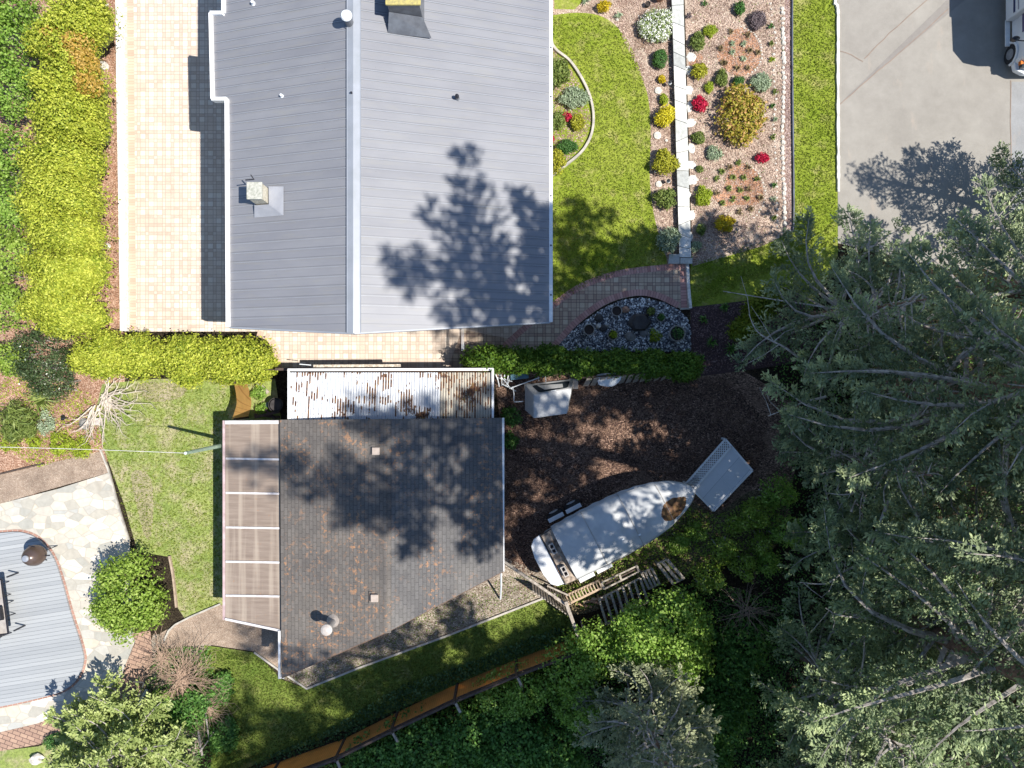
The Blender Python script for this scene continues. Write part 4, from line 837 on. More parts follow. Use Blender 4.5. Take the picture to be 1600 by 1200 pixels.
bush(85, 1160, 16, .4, 'green_leaf', 'small green bush beside the pale boulder at the lower left', n=1200)
bush(345, 1075, 24, .5, 'under_leaf', 'green weeds right of the heap of bare branches', n=2500, L=.08, W=.06)
bush(350, 1150, 30, .6, 'under_leaf', 'dark weeds left of the shaded lawn near the orange fence end', n=3000, L=.08, W=.06)
for i, (a, b, r_, lab) in enumerate([(405, 613, 14, 'green weeds beside the curved orange panel'), (412, 640, 13, 'yellow-green plant left of the dark round tub'), (800, 650, 18, 'dark green weeds beside the white gutter of the shingled roof'), (796, 690, 14, 'green weeds below the others along the shingled roof')]):
    bush(a, b, r_, .35, 'bright_leaf' if i < 2 else 'under_leaf', lab, n=900, L=.06, W=.04)
# ivy along the fence, weeds: stuff
def cover(name, pg, n, leaf, label, seed, L=.09, W=.07, hz=.25, cat='ground cover'):
    g = np.random.default_rng(seed); C = scatter(pg, n, seed); C[:, 2] = .03 + hz * g.random(len(C)) * (0.5 + .5 * np.sin(C[:, 0] * 5) * np.cos(C[:, 1] * 4.3)); N = np.tile([0, 0, 1.], (len(C), 1))
    V, a = leaves(C, N, L, W, g, .6); o = npmesh(name, V, np.arange(len(V)).reshape(-1, 4), a, LM[leaf]); return tag(o, label, cat, kind='stuff')
cover('ivy', [(893, 975), (895, 997), (807, 1027), (715, 1065), (622, 1109), (540, 1150), (437, 1187), (380, 1205), (420, 1180), (530, 1130), (600, 1085), (640, 1065), (700, 1045), (790, 1010), (850, 985)], 9000, 'ivy_leaf', 'low ivy and weeds along the inner side of the orange fence', 61)
cover('weeds', [(450, 1058), (480, 1071), (865, 925), (845, 900), (790, 900), (600, 985)], 2600, 'olive_leaf', 'sparse weeds in the strip below the shingled roof', 62, .06, .03, .08)
cover('weeds', [(1075, 790), (1120, 805), (1180, 775), (1225, 810), (1190, 860), (1100, 895), (990, 925), (910, 950), (860, 925), (960, 850), (1060, 800)], 5500, 'fresh_leaf', 'green weeds around the covered boat and slat frames', 63, .08, .05, .2)
cover('undergrowth', [(420, 1200), (560, 1160), (730, 1080), (905, 1010), (1000, 950), (1100, 900), (1240, 950), (1200, 1240), (420, 1240)], 26000, 'under_leaf', 'dark leafy undergrowth on the shaded forest floor', 64, .1, .06, .45)
cover('undergrowth', [(1200, 480), (1640, 420), (1640, 1240), (1200, 1240), (1180, 900), (1220, 700)], 26000, 'under_leaf', 'dark leafy undergrowth beneath the tall firs', 65, .09, .055, .4)
cover('weeds', [(0, 600), (60, 570), (150, 620), (165, 700), (60, 730), (0, 700)], 2600, 'lime_leaf', 'loose weeds in the soil bed at the far left', 66, .07, .04, .12)
cover('weeds', [(250, 1010), (330, 1010), (345, 1120), (330, 1200), (200, 1200), (210, 1110)], 5000, 'under_leaf', 'weeds under the heap of bare branches', 67, .08, .05, .2)
# bare branches
def twigs(c, n, r, z, label, name, seed, mat, rb=.018, cat='branches', fan=None):
    g = random.Random(seed); mb = MB()
    for i in range(n):
        a = g.uniform(*fan) if fan else g.uniform(0, 6.28); l = r * g.uniform(.5, 1.15); p = Vector(c) + Vector((g.uniform(-.3, .3), g.uniform(-.3, .3), 0)) * r * .5; q = [p]; 
        for k in range(4):
            a += g.uniform(-.35, .35); q.append(q[-1] + Vector((math.cos(a), math.sin(a), g.uniform(-.1, .35) if q[-1].z < z else -.1)) * l / 4)
            if k > 0:
                b = a + g.choice((-1, 1)) * g.uniform(.5, 1); mb.tube([q[-1], q[-1] + Vector((math.cos(b), math.sin(b), .15)) * l * .25], [rb * .45, .003], 3, False)
        mb.tube(q, [rb * (1 - k / 5) + .003 for k in range(5)], 4, False)
    return tag(obj(name, mb, mat, origin=c), label, cat)
twigs(P(165, 625, .2), 26, 1.5, 1.0, 'sprawling bleached bare shrub below the clipped yellow hedge', 'bare_shrub', 5, m_dead, .028, 'bare shrub', (-1.8, 1.2))
twigs(P(150, 640, .2), 12, 1.2, 1.0, 'bleached bare shrub stems reaching down beside the grey block', 'bare_shrub', 6, m_dead, .03, 'bare shrub', (-2.6, -.9))
m_brush = simple('tan_twig', (.42, .3, .22), (.24, .16, .11), 12, .9)
twigs(P(285, 1062, .4), 110, 1.6, .9, 'heap of tan bare branches above the light green pine', 'brush_heap', 7, m_brush, .013, 'brush heap')
twigs(P(322, 1105, .3), 60, 1.1, .6, 'lower spill of tan bare branches over the logs', 'brush_heap', 17, m_brush, .012, 'brush heap')
twigs(P(255, 1030, .4), 50, 1.0, .8, 'upper end of the tan bare branches under the round light green bush', 'brush_heap', 18, m_brush, .011, 'brush heap')
twigs(P(1165, 955, .8), 40, 1.2, 1.5, 'bare twiggy shrub right of the bright green thicket', 'bare_shrub', 8, m_brush, .01, 'bare shrub')
twigs(P(1005, 70, .02), 16, .4, .3, 'dry brown twigs below the white flowering mound', 'dry_plant', 9, m_brush, .007, 'dry plant')
twigs(P(1088, 25, .02), 12, .3, .25, 'dry twiggy plant at the top of the front garden bed', 'dry_plant', 10, m_brush, .006, 'dry plant')
twigs(P(820, 915, .02), 14, .3, .3, 'dry grey weed behind the boat stern', 'dry_plant', 12, m_brush, .007, 'dry plant')
for a, b, r_, lab in [((300, 1095, .15), (316, 1180, .15), .05, 'grey log leaning right of the light green pine'), ((318, 1100, .2), (328, 1165, .2), .035, 'thin brown log beside the grey log'), ((336, 1140, .3), (312, 1175, .3), .03, 'short log lying across two others at the lower left')]:
    p, q = P(*a), P(*b); tag(obj('log', MB().tube([p, (p + q) / 2 + Vector((.03, 0, .02)), q], [r_, r_ * .9, r_ * .8], 8), m_wood, origin=p), lab, 'log')

# ---------------------------------------------------------------- garden plants one by one
for a in [
 (870, 112, 20, .7, 'olive_leaf', 'olive green leafy shrub against the white gutter, topmost in the curved bed', .1, .03, 27),
 (897, 152, 21, .45, 'sage_leaf', 'pale sage shrub midway in the curved bed beside the house', .06, .03, 19),
 (872, 188, 14, .4, 'olive_leaf', 'dark olive shrub with red tips touching the house gutter', .06, .03, 17),
 (903, 190, 11, .4, 'ygreen_leaf', 'yellow-green upright shrub inside the curved bed', .05, .03, 15),
 (885, 182, 8, .3, 'crimson_leaf', 'small red azalea between olive and yellow-green shrubs', .045, .035, 8),
 (861, 216, 6, .3, 'crimson_leaf', 'tiny red azalea at the house gutter above the bluish ball', .045, .035, 8),
 (886, 229, 15, .45, 'green_leaf', 'bluish green ball shrub in the curved bed', .04, .02, 13),
 (867, 256, 17, .6, 'ygreen_leaf', 'yellow-green shrub at the lower tip of the curved bed', .05, .035, 22),
 (860, 168, 6, .2, 'white_flower', 'little white flowering plant at the house gutter', .05, .04, 7),
 (1024, 40, 27, .5, 'white_flower', 'large mound of white flowers beside the stone wall', .05, .035, 30),
 (943, 10, 10, .4, 'gold_leaf', 'small orange-gold shrub at the top of the middle bed', .045, .03, 10),
 (1032, 92, 13, .45, 'green_leaf', 'dense bright green ball shrub below the white flower mound', .04, .02, 15),
 (1034, 123, 6, .25, 'gold_leaf', 'tiny yellow-brown plant below the green ball shrub', .04, .025, 7),
 (1038, 156, 8, .3, 'lime_leaf', 'small lime shrub just above the bright yellow shrub', .045, .03, 9),
 (1040, 180, 15, .6, 'yellow_leaf', 'bright yellow shrub against the stone wall', .05, .035, 19),
 (1039, 255, 19, .65, 'ygreen_leaf', 'larger yellow-green shrub against the stone wall', .05, .035, 23),
 (1038, 310, 17, .55, 'olive_leaf', 'loose yellow-green shrub with purple base against the wall', .05, .035, 18),
 (1046, 373, 17, .6, 'sage_leaf', 'variegated pale shrub at the lower end of the stone wall', .06, .04, 21),
 (1183, 30, 14, .35, 'purple_twig', 'dark purplish grey dry mound near the driveway lawn', .05, .02, 16),
 (1155, 12, 9, .35, 'green_leaf', 'dark green shrub left of the purplish dry mound', .05, .03, 11),
 (1109, 47, 10, .25, 'lime_leaf', 'round lime cushion plant near the top of the front bed', .035, .018, 11),
 (1090, 66, 12, .4, 'olive_leaf', 'olive shrub left below the lime cushion plant', .05, .03, 17),
 (1092, 112, 14, .4, 'ygreen_leaf', 'yellow-green shrub beside the wall above the crimson one', .05, .035, 15),
 (1107, 136, 8, .25, 'lime_leaf', 'small lime plant above the crimson shrub', .04, .02, 10),
 (1127, 122, 10, .35, 'olive_leaf', 'green-yellow shrub above left of the big multicoloured shrub', .045, .03, 15),
 (1154, 128, 9, .35, 'green_leaf', 'dark green shrub touching the big multicoloured shrub from above', .045, .025, 11),
 (1190, 127, 17, .35, 'sage_leaf', 'silvery sage shrub above right of the big multicoloured shrub', .05, .03, 16),
 (1156, 186, 42, .85, 'mixed_leaf', 'big round shrub of mixed yellow, green and coral leaves', .09, .055, 44),
 (1094, 162, 12, .35, 'crimson_leaf', 'round crimson shrub beside the stone wall', .045, .035, 12),
 (1190, 246, 11, .3, 'crimson_leaf', 'ragged bright red shrub below right of the big multicoloured one', .045, .03, 10),
 (1092, 215, 11, .3, 'olive_leaf', 'small olive shrub beside the wall left of the big multicoloured one', .05, .03, 11),
 (1117, 240, 12, .3, 'sage_leaf', 'small silvery shrub below left of the big multicoloured one', .05, .03, 14),
 (1093, 264, 6, .2, 'olive_leaf', 'tiny olive plant left of the lower orange mulch circle', .04, .025, 6),
 (1099, 306, 13, .4, 'lime_leaf', 'bright lime shrub left of the lower orange mulch circle', .045, .03, 16),
 (1133, 349, 15, .4, 'gold_leaf', 'golden yellow shrub below the lower orange mulch circle', .05, .035, 15),
 (1096, 357, 9, .3, 'olive_leaf', 'olive green shrub left of the golden yellow shrub', .045, .03, 10),
 (1087, 385, 9, .3, 'sage_leaf', 'shaded sage shrub at the lower end of the front bed', .05, .03, 10)]:
    bush(a[0], a[1], a[2] * 1.1, a[3], a[4], a[5], L=a[6], W=a[7], ry=a[8], k=4, cat='shrub')
for a, b, r_, lf_, lab in [(915, 3, 8, 'sage_leaf', 'small pale plant at the top of the middle bed'), (966, 27, 8, 'sage_leaf', 'pale plant with a white stone beside the lawn tip'), (1100, 8, 6, 'green_leaf', 'small green plant at the top left of the front bed'),
    (1076, 26, 6, 'purple_twig', 'small dark plant against the wall top'), (1204, 43, 6, 'green_leaf', 'green tuft right of the purplish dry mound'), (1204, 70, 5, 'olive_leaf', 'small tuft on the stone trail beside the upper mulch circle'),
    (1205, 95, 6, 'lime_leaf', 'lime tuft inside the bend of the stone trail'), (1210, 145, 6, 'olive_leaf', 'olive tuft right of the silvery sage shrub'), (1206, 167, 5, 'green_leaf', 'green tuft right of the big multicoloured shrub'),
    (1210, 188, 5, 'sage_leaf', 'sage tuft by the stone trail beside the big multicoloured shrub'), (1206, 215, 6, 'olive_leaf', 'olive tuft above right of the red shrub'), (1208, 291, 6, 'green_leaf', 'bright green tuft right of the lower pebble arc'),
    (1207, 311, 6, 'sage_leaf', 'grey-green tuft below the bright green one by the stone trail'), (1208, 341, 5, 'olive_leaf', 'olive tuft near the lower end of the stone trail'), (1133, 101, 4, 'copper_leaf', 'single copper tuft left of the upper mulch circle')]:
    rosette(a, b, r_, .18, lf_, lab, n=24)
for i, (a, b) in enumerate([(1141, 51), (1168, 56), (1144, 70), (1161, 70), (1125, 77), (1170, 80), (1183, 83), (1143, 82), (1161, 93), (1129, 98), (1151, 108), (1167, 108)]):
    rosette(a, b, 6, .14, 'copper_leaf' if i in (0, 1, 4, 5, 6, 9, 10, 11) else 'sage_leaf', 'small brownish tuft in the upper orange mulch circle' if i in (0, 1, 4, 5, 6, 9, 10, 11) else 'small pale green tuft in the upper orange mulch circle', 'small tufts planted in the upper orange mulch circle', i)
for i, (a, b) in enumerate([(1139, 262), (1127, 269), (1153, 255), (1168, 262), (1120, 281), (1144, 278), (1161, 278), (1182, 281), (1138, 295), (1156, 297), (1169, 296), (1120, 301), (1145, 312), (1166, 310), (1187, 310), (1128, 318), (1155, 332), (1172, 327)]):
    cp = i in (0, 3, 10, 11, 14, 16, 17); rosette(a, b, 6.5, .15, 'copper_leaf' if cp else 'olive_leaf', 'small brownish tuft in the lower orange mulch circle' if cp else 'small green tuft in the lower orange mulch circle', 'small tufts planted in the lower orange mulch circle', i)
# ================================================================ STONES, WALL, GARDEN PIECES
def stone_mb(c, rx_, ry_, rz_, seed, n=9, m=5, amp=.18, flat=False):
    g = random.Random(seed); mb = MB(); rings = []; o = g.uniform(0, 50)
    for i in range(m):
        t = -1.1 + (2.5 * i / (m - 1))
        for j in range(n):
            a = 6.2832 * j / n; d = Vector((math.cos(a) * math.cos(t), math.sin(a) * math.cos(t), math.sin(t))); w_ = 1 + amp * 2 * noise.noise(d * 1.3 + Vector((o, 0, 0)))
            z = max(-.3, d.z * w_); z = min(z, .5) if flat else z
            rings.append((c[0] + d.x * rx_ * w_, c[1] + d.y * ry_ * w_, c[2] + z * rz_))
    mb.add(rings, [(i * n + j, i * n + (j + 1) % n, (i + 1) * n + (j + 1) % n, (i + 1) * n + j) for i in range(m - 1) for j in range(n)] + [tuple(range((m - 1) * n, m * n))]); return mb
m_rockw = simple('white_rock', (.68, .65, .58), (.36, .33, .29), 9, .85, 0, .4)
m_rockd = simple('dark_rock', (.06, .055, .055), (.025, .022, .022), 5, .8, 0, .5)
m_rockg = simple('grey_rock', (.28, .27, .25), (.14, .14, .13), 7, .85, 0, .4)
def rock(px, py, r, mat, label, h=None, cat='rock', name='rock', ry=None, flat=False, group=None, seed=None):
    c = P(px, py); r *= S; return tag(obj(name, stone_mb((c.x, c.y, (h or r) * .3), r, (ry * S if ry else r * .85), (h or r) * .8, seed or int(px * 13 + py), n=6 if flat else 9, flat=flat), mat, origin=c, smooth=False), label, cat, group)
for a, b, r_, lab in [(165, 8, 5.5, 'topmost white stone in the bark mulch strip'), (163, 104, 8.5, 'largest white stone in the bark mulch strip'), (163, 200, 6.5, 'white stone midway down the bark mulch strip'), (169, 385, 5.5, 'lowest white stone of the bark mulch strip'), (152, 114, 4, 'brownish broken stone beside the largest white stone')]:
    rock(a, b, r_, m_rockw if r_ != 4 else m_rockg, lab)
rock(60, 1184, 11, m_rockw, 'pale boulder at the lower left photo corner')
rock(964, 31, 3, m_rockw, 'white stone beside the pale plant at the lawn tip')
# rows of white stones; copies of four shapes
protos = []
def row(pts, step, r0, r1, label, group, sq=1.0, cat='stone', name='edging_stone'):
    q = [Vector((a, b)) for a, b in cr(pts, False, 12)]; d = 0; nxt = 0; cnt = 0
    for i in range(1, len(q)):
        seg = (q[i] - q[i - 1]).length
        while nxt <= d + seg:
            p = q[i - 1].lerp(q[i], (nxt - d) / max(seg, 1e-6)); r_ = R.uniform(r0, r1); w_ = P(p.x + R.uniform(-.8, .8), p.y)
            if len(protos) < 4:
                o = tag(obj(name, stone_mb((w_.x, w_.y, .03), 1 * .1, .8 * .1, .07, 900 + cnt), m_rockw, origin=w_), label, cat, group); protos.append(o); o.scale = (r_ * S / .1,) * 3
            else:
                s0 = protos[cnt % 4]; o = s0.copy(); o.name = name; COL.objects.link(o); o.location = w_; o.scale = (r_ * S / .1, r_ * S / .1 * sq, r_ * S / .1); o['label'] = label; o['category'] = cat; o['group'] = group
            o.rotation_euler = (0, 0, R.uniform(-.4, .4)); nxt += step * R.uniform(.85, 1.2); cnt += 1
        d += seg
row([(1222, 14), (1223, 60), (1224, 120), (1222, 200), (1224, 280), (1226, 356)], 7.6, 2.6, 4.0, 'white stone in the straight row beside the dark garden edging', 'white stones in the straight row beside the dark edging', 1.5)
row([(1203, 6), (1207, 40), (1212, 62), (1208, 85), (1213, 100), (1208, 112), (1212, 150), (1208, 190), (1211, 240), (1213, 300), (1214, 358)], 8.5, 1.6, 2.6, 'small pale stone in the wavy trail beside the straight stone row', 'small stones of the wavy trail', 1.2)
row([(1158, 42), (1176, 52), (1186, 64), (1190, 82), (1187, 100), (1176, 112), (1164, 117)], 5.2, 1.5, 2.3, 'white pebble in the arc around the upper orange mulch circle', 'white pebbles of the upper arc')
row([(1166, 256), (1180, 266), (1190, 282), (1195, 302), (1191, 322), (1180, 338), (1174, 342)], 5.6, 1.4, 2.1, 'white pebble in the arc around the lower orange mulch circle', 'white pebbles of the lower arc')
# low stone wall with coping slabs
wall = empty('stone_wall', P(1066, 200), 'low stone wall with pale flagstone coping between the two flower beds', 'wall')
obj('core', MB().beam(P(1057, -60, .11), P(1071, 404, .11), .38, .22), m_rockg, wall)
m_cop = [simple('coping_stone_%d' % i, c, tuple(q * .75 for q in c), 9, .85, 0, .4) for i, c in enumerate([(.62, .62, .58), (.42, .43, .41), (.5, .51, .48), (.7, .69, .65)])]
yy = -60
while yy < 400:
    l = R.uniform(16, 34); y1 = min(402, yy + l); f0, f1_ = (yy + 60) / 464, (y1 + 60) / 464; sk = R.uniform(-5, 5) if y1 < 400 else 0
    xa, xb = 1057 + 14 * f0, 1057 + 14 * f1_
    if yy == -60: sk0 = 0
    obj('coping_slab', MB().slab([P(xa - 9.2, yy + .4 + sk0, .26), P(xa + 9.2, yy + .4 - sk0, .26), P(xb + 9.2, y1 - .4 - sk, .26), P(xb - 9.2, y1 - .4 + sk, .26)], .05), m_cop[R.randrange(4)], wall, bevel=.008)
    yy = y1; sk0 = sk
obj('coping_slab', MB().slab([P(1046, 397, .25), P(1062, 397, .25), P(1062, 412, .25), P(1044, 412, .25)], .06), m_cop[1], wall, bevel=.008)
obj('coping_slab', MB().slab([P(1063, 403, .25), P(1082, 403, .25), P(1082, 412, .25), P(1063, 412, .25)], .06), m_cop[2], wall, bevel=.008)
for i, (a, b, rx_, ry_) in enumerate([(1083, 89, 8, 9), (1078, 110, 6, 8), (1079, 141, 8, 8), (1080, 168, 5, 9), (1082, 192, 9, 8), (1083, 232, 7, 9), (1083, 258, 8, 7), (1085, 281, 9, 9), (1078, 304, 5, 6), (1083, 336, 8, 9), (1081, 370, 5, 9)]):
    o = rock(a - 3, b, rx_, m_cop[0], ['white flat stone at the wall beside the olive shrub', 'narrow white flat stone above the yellow-green shrub by the wall', 'square white flat stone above the crimson shrub', 'thin white flat stone left of the crimson shrub', 'broad white flat stone just below the crimson shrub',
        'pale flat stone at the wall beside the small silvery shrub', 'pale flat stone left of the tiny olive plant', 'pointed white flat stone above the bright lime shrub', 'small flat stone left of the bright lime shrub', 'pale square flat stone above the olive shrub near the wall end', 'narrow grey flat stone near the lower wall end'][i], h=.05, cat='stepping stone', name='flat_stone', ry=ry_, flat=True)
for a, b, r_, lab in [(1028, 142, 5.5, 'faint round paving disc above the bright yellow shrub'), (1027, 212, 6, 'round grey paving disc below the bright yellow shrub'), (1041, 220, 2.4, 'small white disc right of the round grey paving disc'), (1029, 288, 5, 'white paving disc beside the pair of garden globes')]:
    c = P(a, b); tag(obj('paving_disc', MB().lathe((c.x, c.y, 0), [(r_ * S, .005), (r_ * S, .05), (r_ * S * .92, .06), (r_ * S * .5, .062)], 18), m_rockw, origin=c), lab, 'paving disc')
m_pot = simple('terracotta', (.42, .25, .17), (.33, .18, .12), 8, .8); m_potg = simple('grey_pot', (.33, .3, .26), (.2, .18, .16), 8, .7); m_earth = simple('potting_soil', (.05, .035, .03), (.025, .018, .014), 30, .95)
for a, b, lab in [(1044, 134, 'black and white garden globe lamp above the bright yellow shrub'), (1021, 185, 'dark little lamp left of the bright yellow shrub'), (1042, 286, 'white topped garden globe lamp between two wall shrubs'), (1022, 271, 'little dark lamp left of the larger yellow-green wall shrub')]:
    c = P(a, b); t = empty('garden_lamp', c, lab, 'garden lamp'); r_ = .08 if 'globe' in lab else .05
    obj('post', MB().tube([(c.x, c.y, 0), (c.x, c.y, .22)], .015, 8), m_black, t)
    obj('globe', MB().lathe((c.x, c.y, .2), [(r_ * math.cos(u), r_ * math.sin(u) + r_) for u in np.linspace(-1.4, 1.45, 9)], 14), m_pale, t, smooth=True); obj('cap', MB().lathe((c.x, c.y, .2 + r_ * 1.6), [(r_ * .7, 0), (r_ * .8, .02), (r_ * .3, .05)], 12), m_black, t)
def pot(px, py, r_, h, label, leaf=None, mat=None, lh=.3):
    c = P(px, py); r_ *= S; t = empty('flower_pot', c, label, 'flower pot')
    obj('pot', MB().lathe((c.x, c.y, 0), [(r_ * .7, .02), (r_ * .78, h * .5), (r_ * .92, h), (r_ * 1.0, h), (r_ * 1.0, h * 1.08), (r_ * .84, h * 1.08), (r_ * .82, h * .85)], 20), mat or m_potg, t)
    obj('soil', MB().lathe((c.x, c.y, 0), [(r_ * .8, h * .84), (r_ * .83, h * .88), (.02, h * .9)], 16), m_earth, t)
    if leaf:
        g = np.random.default_rng(int(px)); lump([(c.x, c.y, h + lh * .4, r_ * .75, r_ * .75, lh * .5)], 260, .06, .035, g, .8, .6, -.2, .2).build('foliage', LM[leaf], t)
pot(962, 487, 8.5, .3, 'grey round pot of bare soil at the upper edge of the pebble bed'); pot(919, 516, 9, .32, 'grey round pot of bare soil at the left of the pebble bed', mat=m_potg)
pot(956, 524, 8.5, .28, 'round pot with a lime plant in the pebble bed', 'lime_leaf'); pot(1055, 522, 13, .35, 'largest round pot with a green plant at the right of the pebble bed', 'green_leaf')
pot(1014, 488, 8, .28, 'square-looking pot with olive plant beside the dark boulder', 'olive_leaf', m_rockd); pot(1030, 497, 7, .28, 'pot of spiky green plant right of the dark boulder', 'green_leaf')
pot(1031, -2, 9, .35, 'terracotta pot at the top edge above the white flower mound', None, m_pot); pot(1011, 10, 0.1 + 4, .2, 'small dark pot left of the terracotta pot', None, m_rockd)
bush(1024, 524, 11, .35, 'lime_leaf', 'lime shrub planted at the lower edge of the pebble bed', n=600)
rock(998, 505, 19, m_rockd, 'big dark faceted boulder in the middle of the pebble bed', .5, 'boulder', 'boulder', 15, True)
for a, b, r_, m_, lab in [(936, 498, 8, m_rockd, 'dark rock between two round soil pots'), (942, 513, 7, m_rockd, 'lower dark rock between the round soil pots'), (935, 510, 5, m_rockw, 'cream rock right of the left soil pot'), (977, 484, 6, m_pot, 'reddish rock right of the upper soil pot'), (984, 526, 9, m_rockg, 'flat grey rock below the dark boulder'), (1005, 520, 8, m_rockg, 'grey slab leaning below the dark boulder'), (948, 510, 4, m_rockg, 'small grey rock left of the dark boulder')]:
    rock(a, b, r_, m_, lab, .14)
# pebbles
pb = [(862, 548), (870, 542), (900, 511), (940, 483), (970, 469), (1000, 465), (1035, 472), (1062, 485), (1074, 497), (1079, 515), (1079, 550)]
sh('pebble_base', pb, 5, simple('dark_gravel', (.06, .065, .08), (.03, .03, .04), 30, .9, 0, .5))
g = np.random.default_rng(77); C = scatter(pb, 5200, 77); sc = g.choice([.028, .04, .055], len(C), p=[.5, .38, .12]) * g.uniform(.8, 1.2, len(C))
oc = np.array([[1, 0, .15], [0, 1, .15], [-1, 0, .15], [0, -1, .15], [.5, .5, .75], [-.5, .5, .75], [-.5, -.5, .75], [.5, -.5, .75]]) * [1, .75, .6]
fc = np.array([[0, 1, 5, 4], [1, 2, 6, 5], [2, 3, 7, 6], [3, 0, 4, 7], [4, 5, 6, 7]]); an = g.uniform(0, 6.28, len(C)); ca, sa = np.cos(an)[:, None], np.sin(an)[:, None]
V = np.stack([oc[None, :, 0] * ca - oc[None, :, 1] * sa, oc[None, :, 0] * sa + oc[None, :, 1] * ca, np.repeat(oc[None, :, 2], len(C), 0)], 2) * sc[:, None, None] + C[:, None] + np.array([0, 0, .018])
F = (fc[None] + (np.arange(len(C)) * 8)[:, None, None]).reshape(-1, 4)
n = NT('pebbles'); at_ = n.t.nodes.new('ShaderNodeAttribute'); at_.attribute_name = 'var'
n.fin(n.ramp(at_.outputs['Fac'], [(0, (.05, .055, .065)), (.35, (.13, .14, .16)), (.6, (.3, .31, .32)), (.85, (.62, .63, .62)), (1, (.85, .85, .83))]), .6)
tag(npmesh('pebbles', V.reshape(-1, 3), F, np.repeat(g.random(len(C)), 8), n.m), 'grey and white pebbles of the half-round bed', 'pebbles', kind='stuff')
def chips(name, pg, n_, mat, label, seed, L=.07, W=.035, z=.03):
    g = np.random.default_rng(seed); C = scatter(pg, n_, seed); C[:, 2] = z; V, a = leaves(C, np.tile([0, 0, 1.], (len(C), 1)), L, W, g, .35); tag(npmesh(name, V, np.arange(len(V)).reshape(-1, 4), a, mat), label, 'mulch', kind='stuff')
mc = leafmat('bark_chip', (.13, .08, .06), (.34, .23, .18), (.6, .48, .4), transl=0, clump=2, rough=.9)
cover('seedlings', [(1078, 0), (1225, 0), (1225, 355), (1190, 380), (1082, 408)], 420, 'olive_leaf', 'scattered seedlings and dropped leaves on the front garden bed', 90, .06, .03, .05)
mcy = leafmat('dark_litter', (.02, .013, .01), (.09, .05, .038), (.24, .15, .1), transl=0, clump=1, rough=.9)
chips('bark_chips', [(860, 60), (905, 130), (925, 190), (905, 235), (858, 280)], 2200, mc, 'bark chips of the curved bed beside the house', 80, z=.02)
chips('bark_chips', [(930, 0), (1050, 0), (1062, 400), (1045, 395), (1018, 300), (1014, 150), (965, 42)], 6000, mc, 'bark chips of the bed between curved lawn and stone wall', 81, z=.02)
chips('bark_chips', [(1078, 0), (1235, 0), (1236, 360), (1190, 383), (1082, 412)], 11000, mc, 'bark chips of the front garden bed', 82)
chips('bark_chips', [(160, 0), (186, 0), (193, 515), (165, 515)], 2500, leafmat('bark_chip_warm', (.2, .09, .05), (.36, .2, .13), (.6, .44, .33), transl=0, rough=.9), 'bark chips of the strip between golden hedge and kerb', 83, z=.02)
chips('bark_chips', [(1080, 480), (1240, 465), (1280, 560), (1085, 585)], 4000, leafmat('dark_bark_chip', (.05, .03, .03), (.15, .09, .085), (.32, .22, .2), transl=0, rough=.9), 'dark purplish mulch right of the pebble bed', 86)
for i, (a, b, r_) in enumerate([(1098, 500, 8), (1110, 535, 10), (1092, 560, 9), (1140, 545, 12), (1130, 480, 9)]): rosette(a, b, r_, .3, 'under_leaf', ['small fern by the pale kerb end', 'fern in the dark mulch right of the pebble bed', 'fern beside the right end of the dark green hedge', 'larger fern below the mossy conifers', 'fern at the top edge of the dark mulch'][i], n=34, cat='fern', name='fern')
chips('leaf_litter', [(790, 590), (1130, 590), (1200, 660), (1180, 760), (1000, 740), (900, 800), (830, 900), (790, 880)], 16000, mcy, 'fallen needles and litter on the dark yard', 84, .09, .04, .03)

# ================================================================ FENCES, TIMBER
m_or = NT('orange_translucent_panel'); u_ = m_or.xyz(); cb = m_or.mix(m_or.mt('LESS_THAN', m_or.mt('FRACT', m_or.mt('DIVIDE', m_or.mt('ADD', u_[0], m_or.mt('MULTIPLY', u_[1], .38)), .1)), .14), (.8, .45, .15), (.6, .3, .1))
cb = m_or.mix(.5, cb, m_or.ramp(m_or.noise(3, 4), [(.3, (.7, .7, .7)), (.7, (1.15, 1.15, 1.15))]), 'MULTIPLY'); m_or.fin(cb, .6)
tr = m_or.t.nodes.new('ShaderNodeBsdfTranslucent'); m_or.t.links.new(cb, tr.inputs[0]); ms = m_or.t.nodes.new('ShaderNodeMixShader'); ms.inputs[0].default_value = .6
m_or.t.links.new(m_or.b.outputs[0], ms.inputs[1]); m_or.t.links.new(tr.outputs[0], ms.inputs[2]); m_or.t.links.new(ms.outputs[0], m_or.out.inputs[0]); m_or = m_or.m
m_greyw = simple('weathered_timber', (.42, .37, .31), (.24, .2, .16), 9, .85, 0, .4); m_dkw = simple('dark_timber_rail', (.09, .06, .045), (.045, .03, .025), 9, .85)
m_tanw = simple('tan_timber', (.5, .38, .26), (.32, .23, .16), 8, .8, 0, .4)
FH = 1.35
fp = [(905, 993), (807, 1030), (715, 1068), (622, 1112), (540, 1153), (437, 1190), (330, 1228)]
fen = empty('fence', P(622, 1112), 'long orange panel fence with lattice top crossing the bottom of the photo', 'fence')
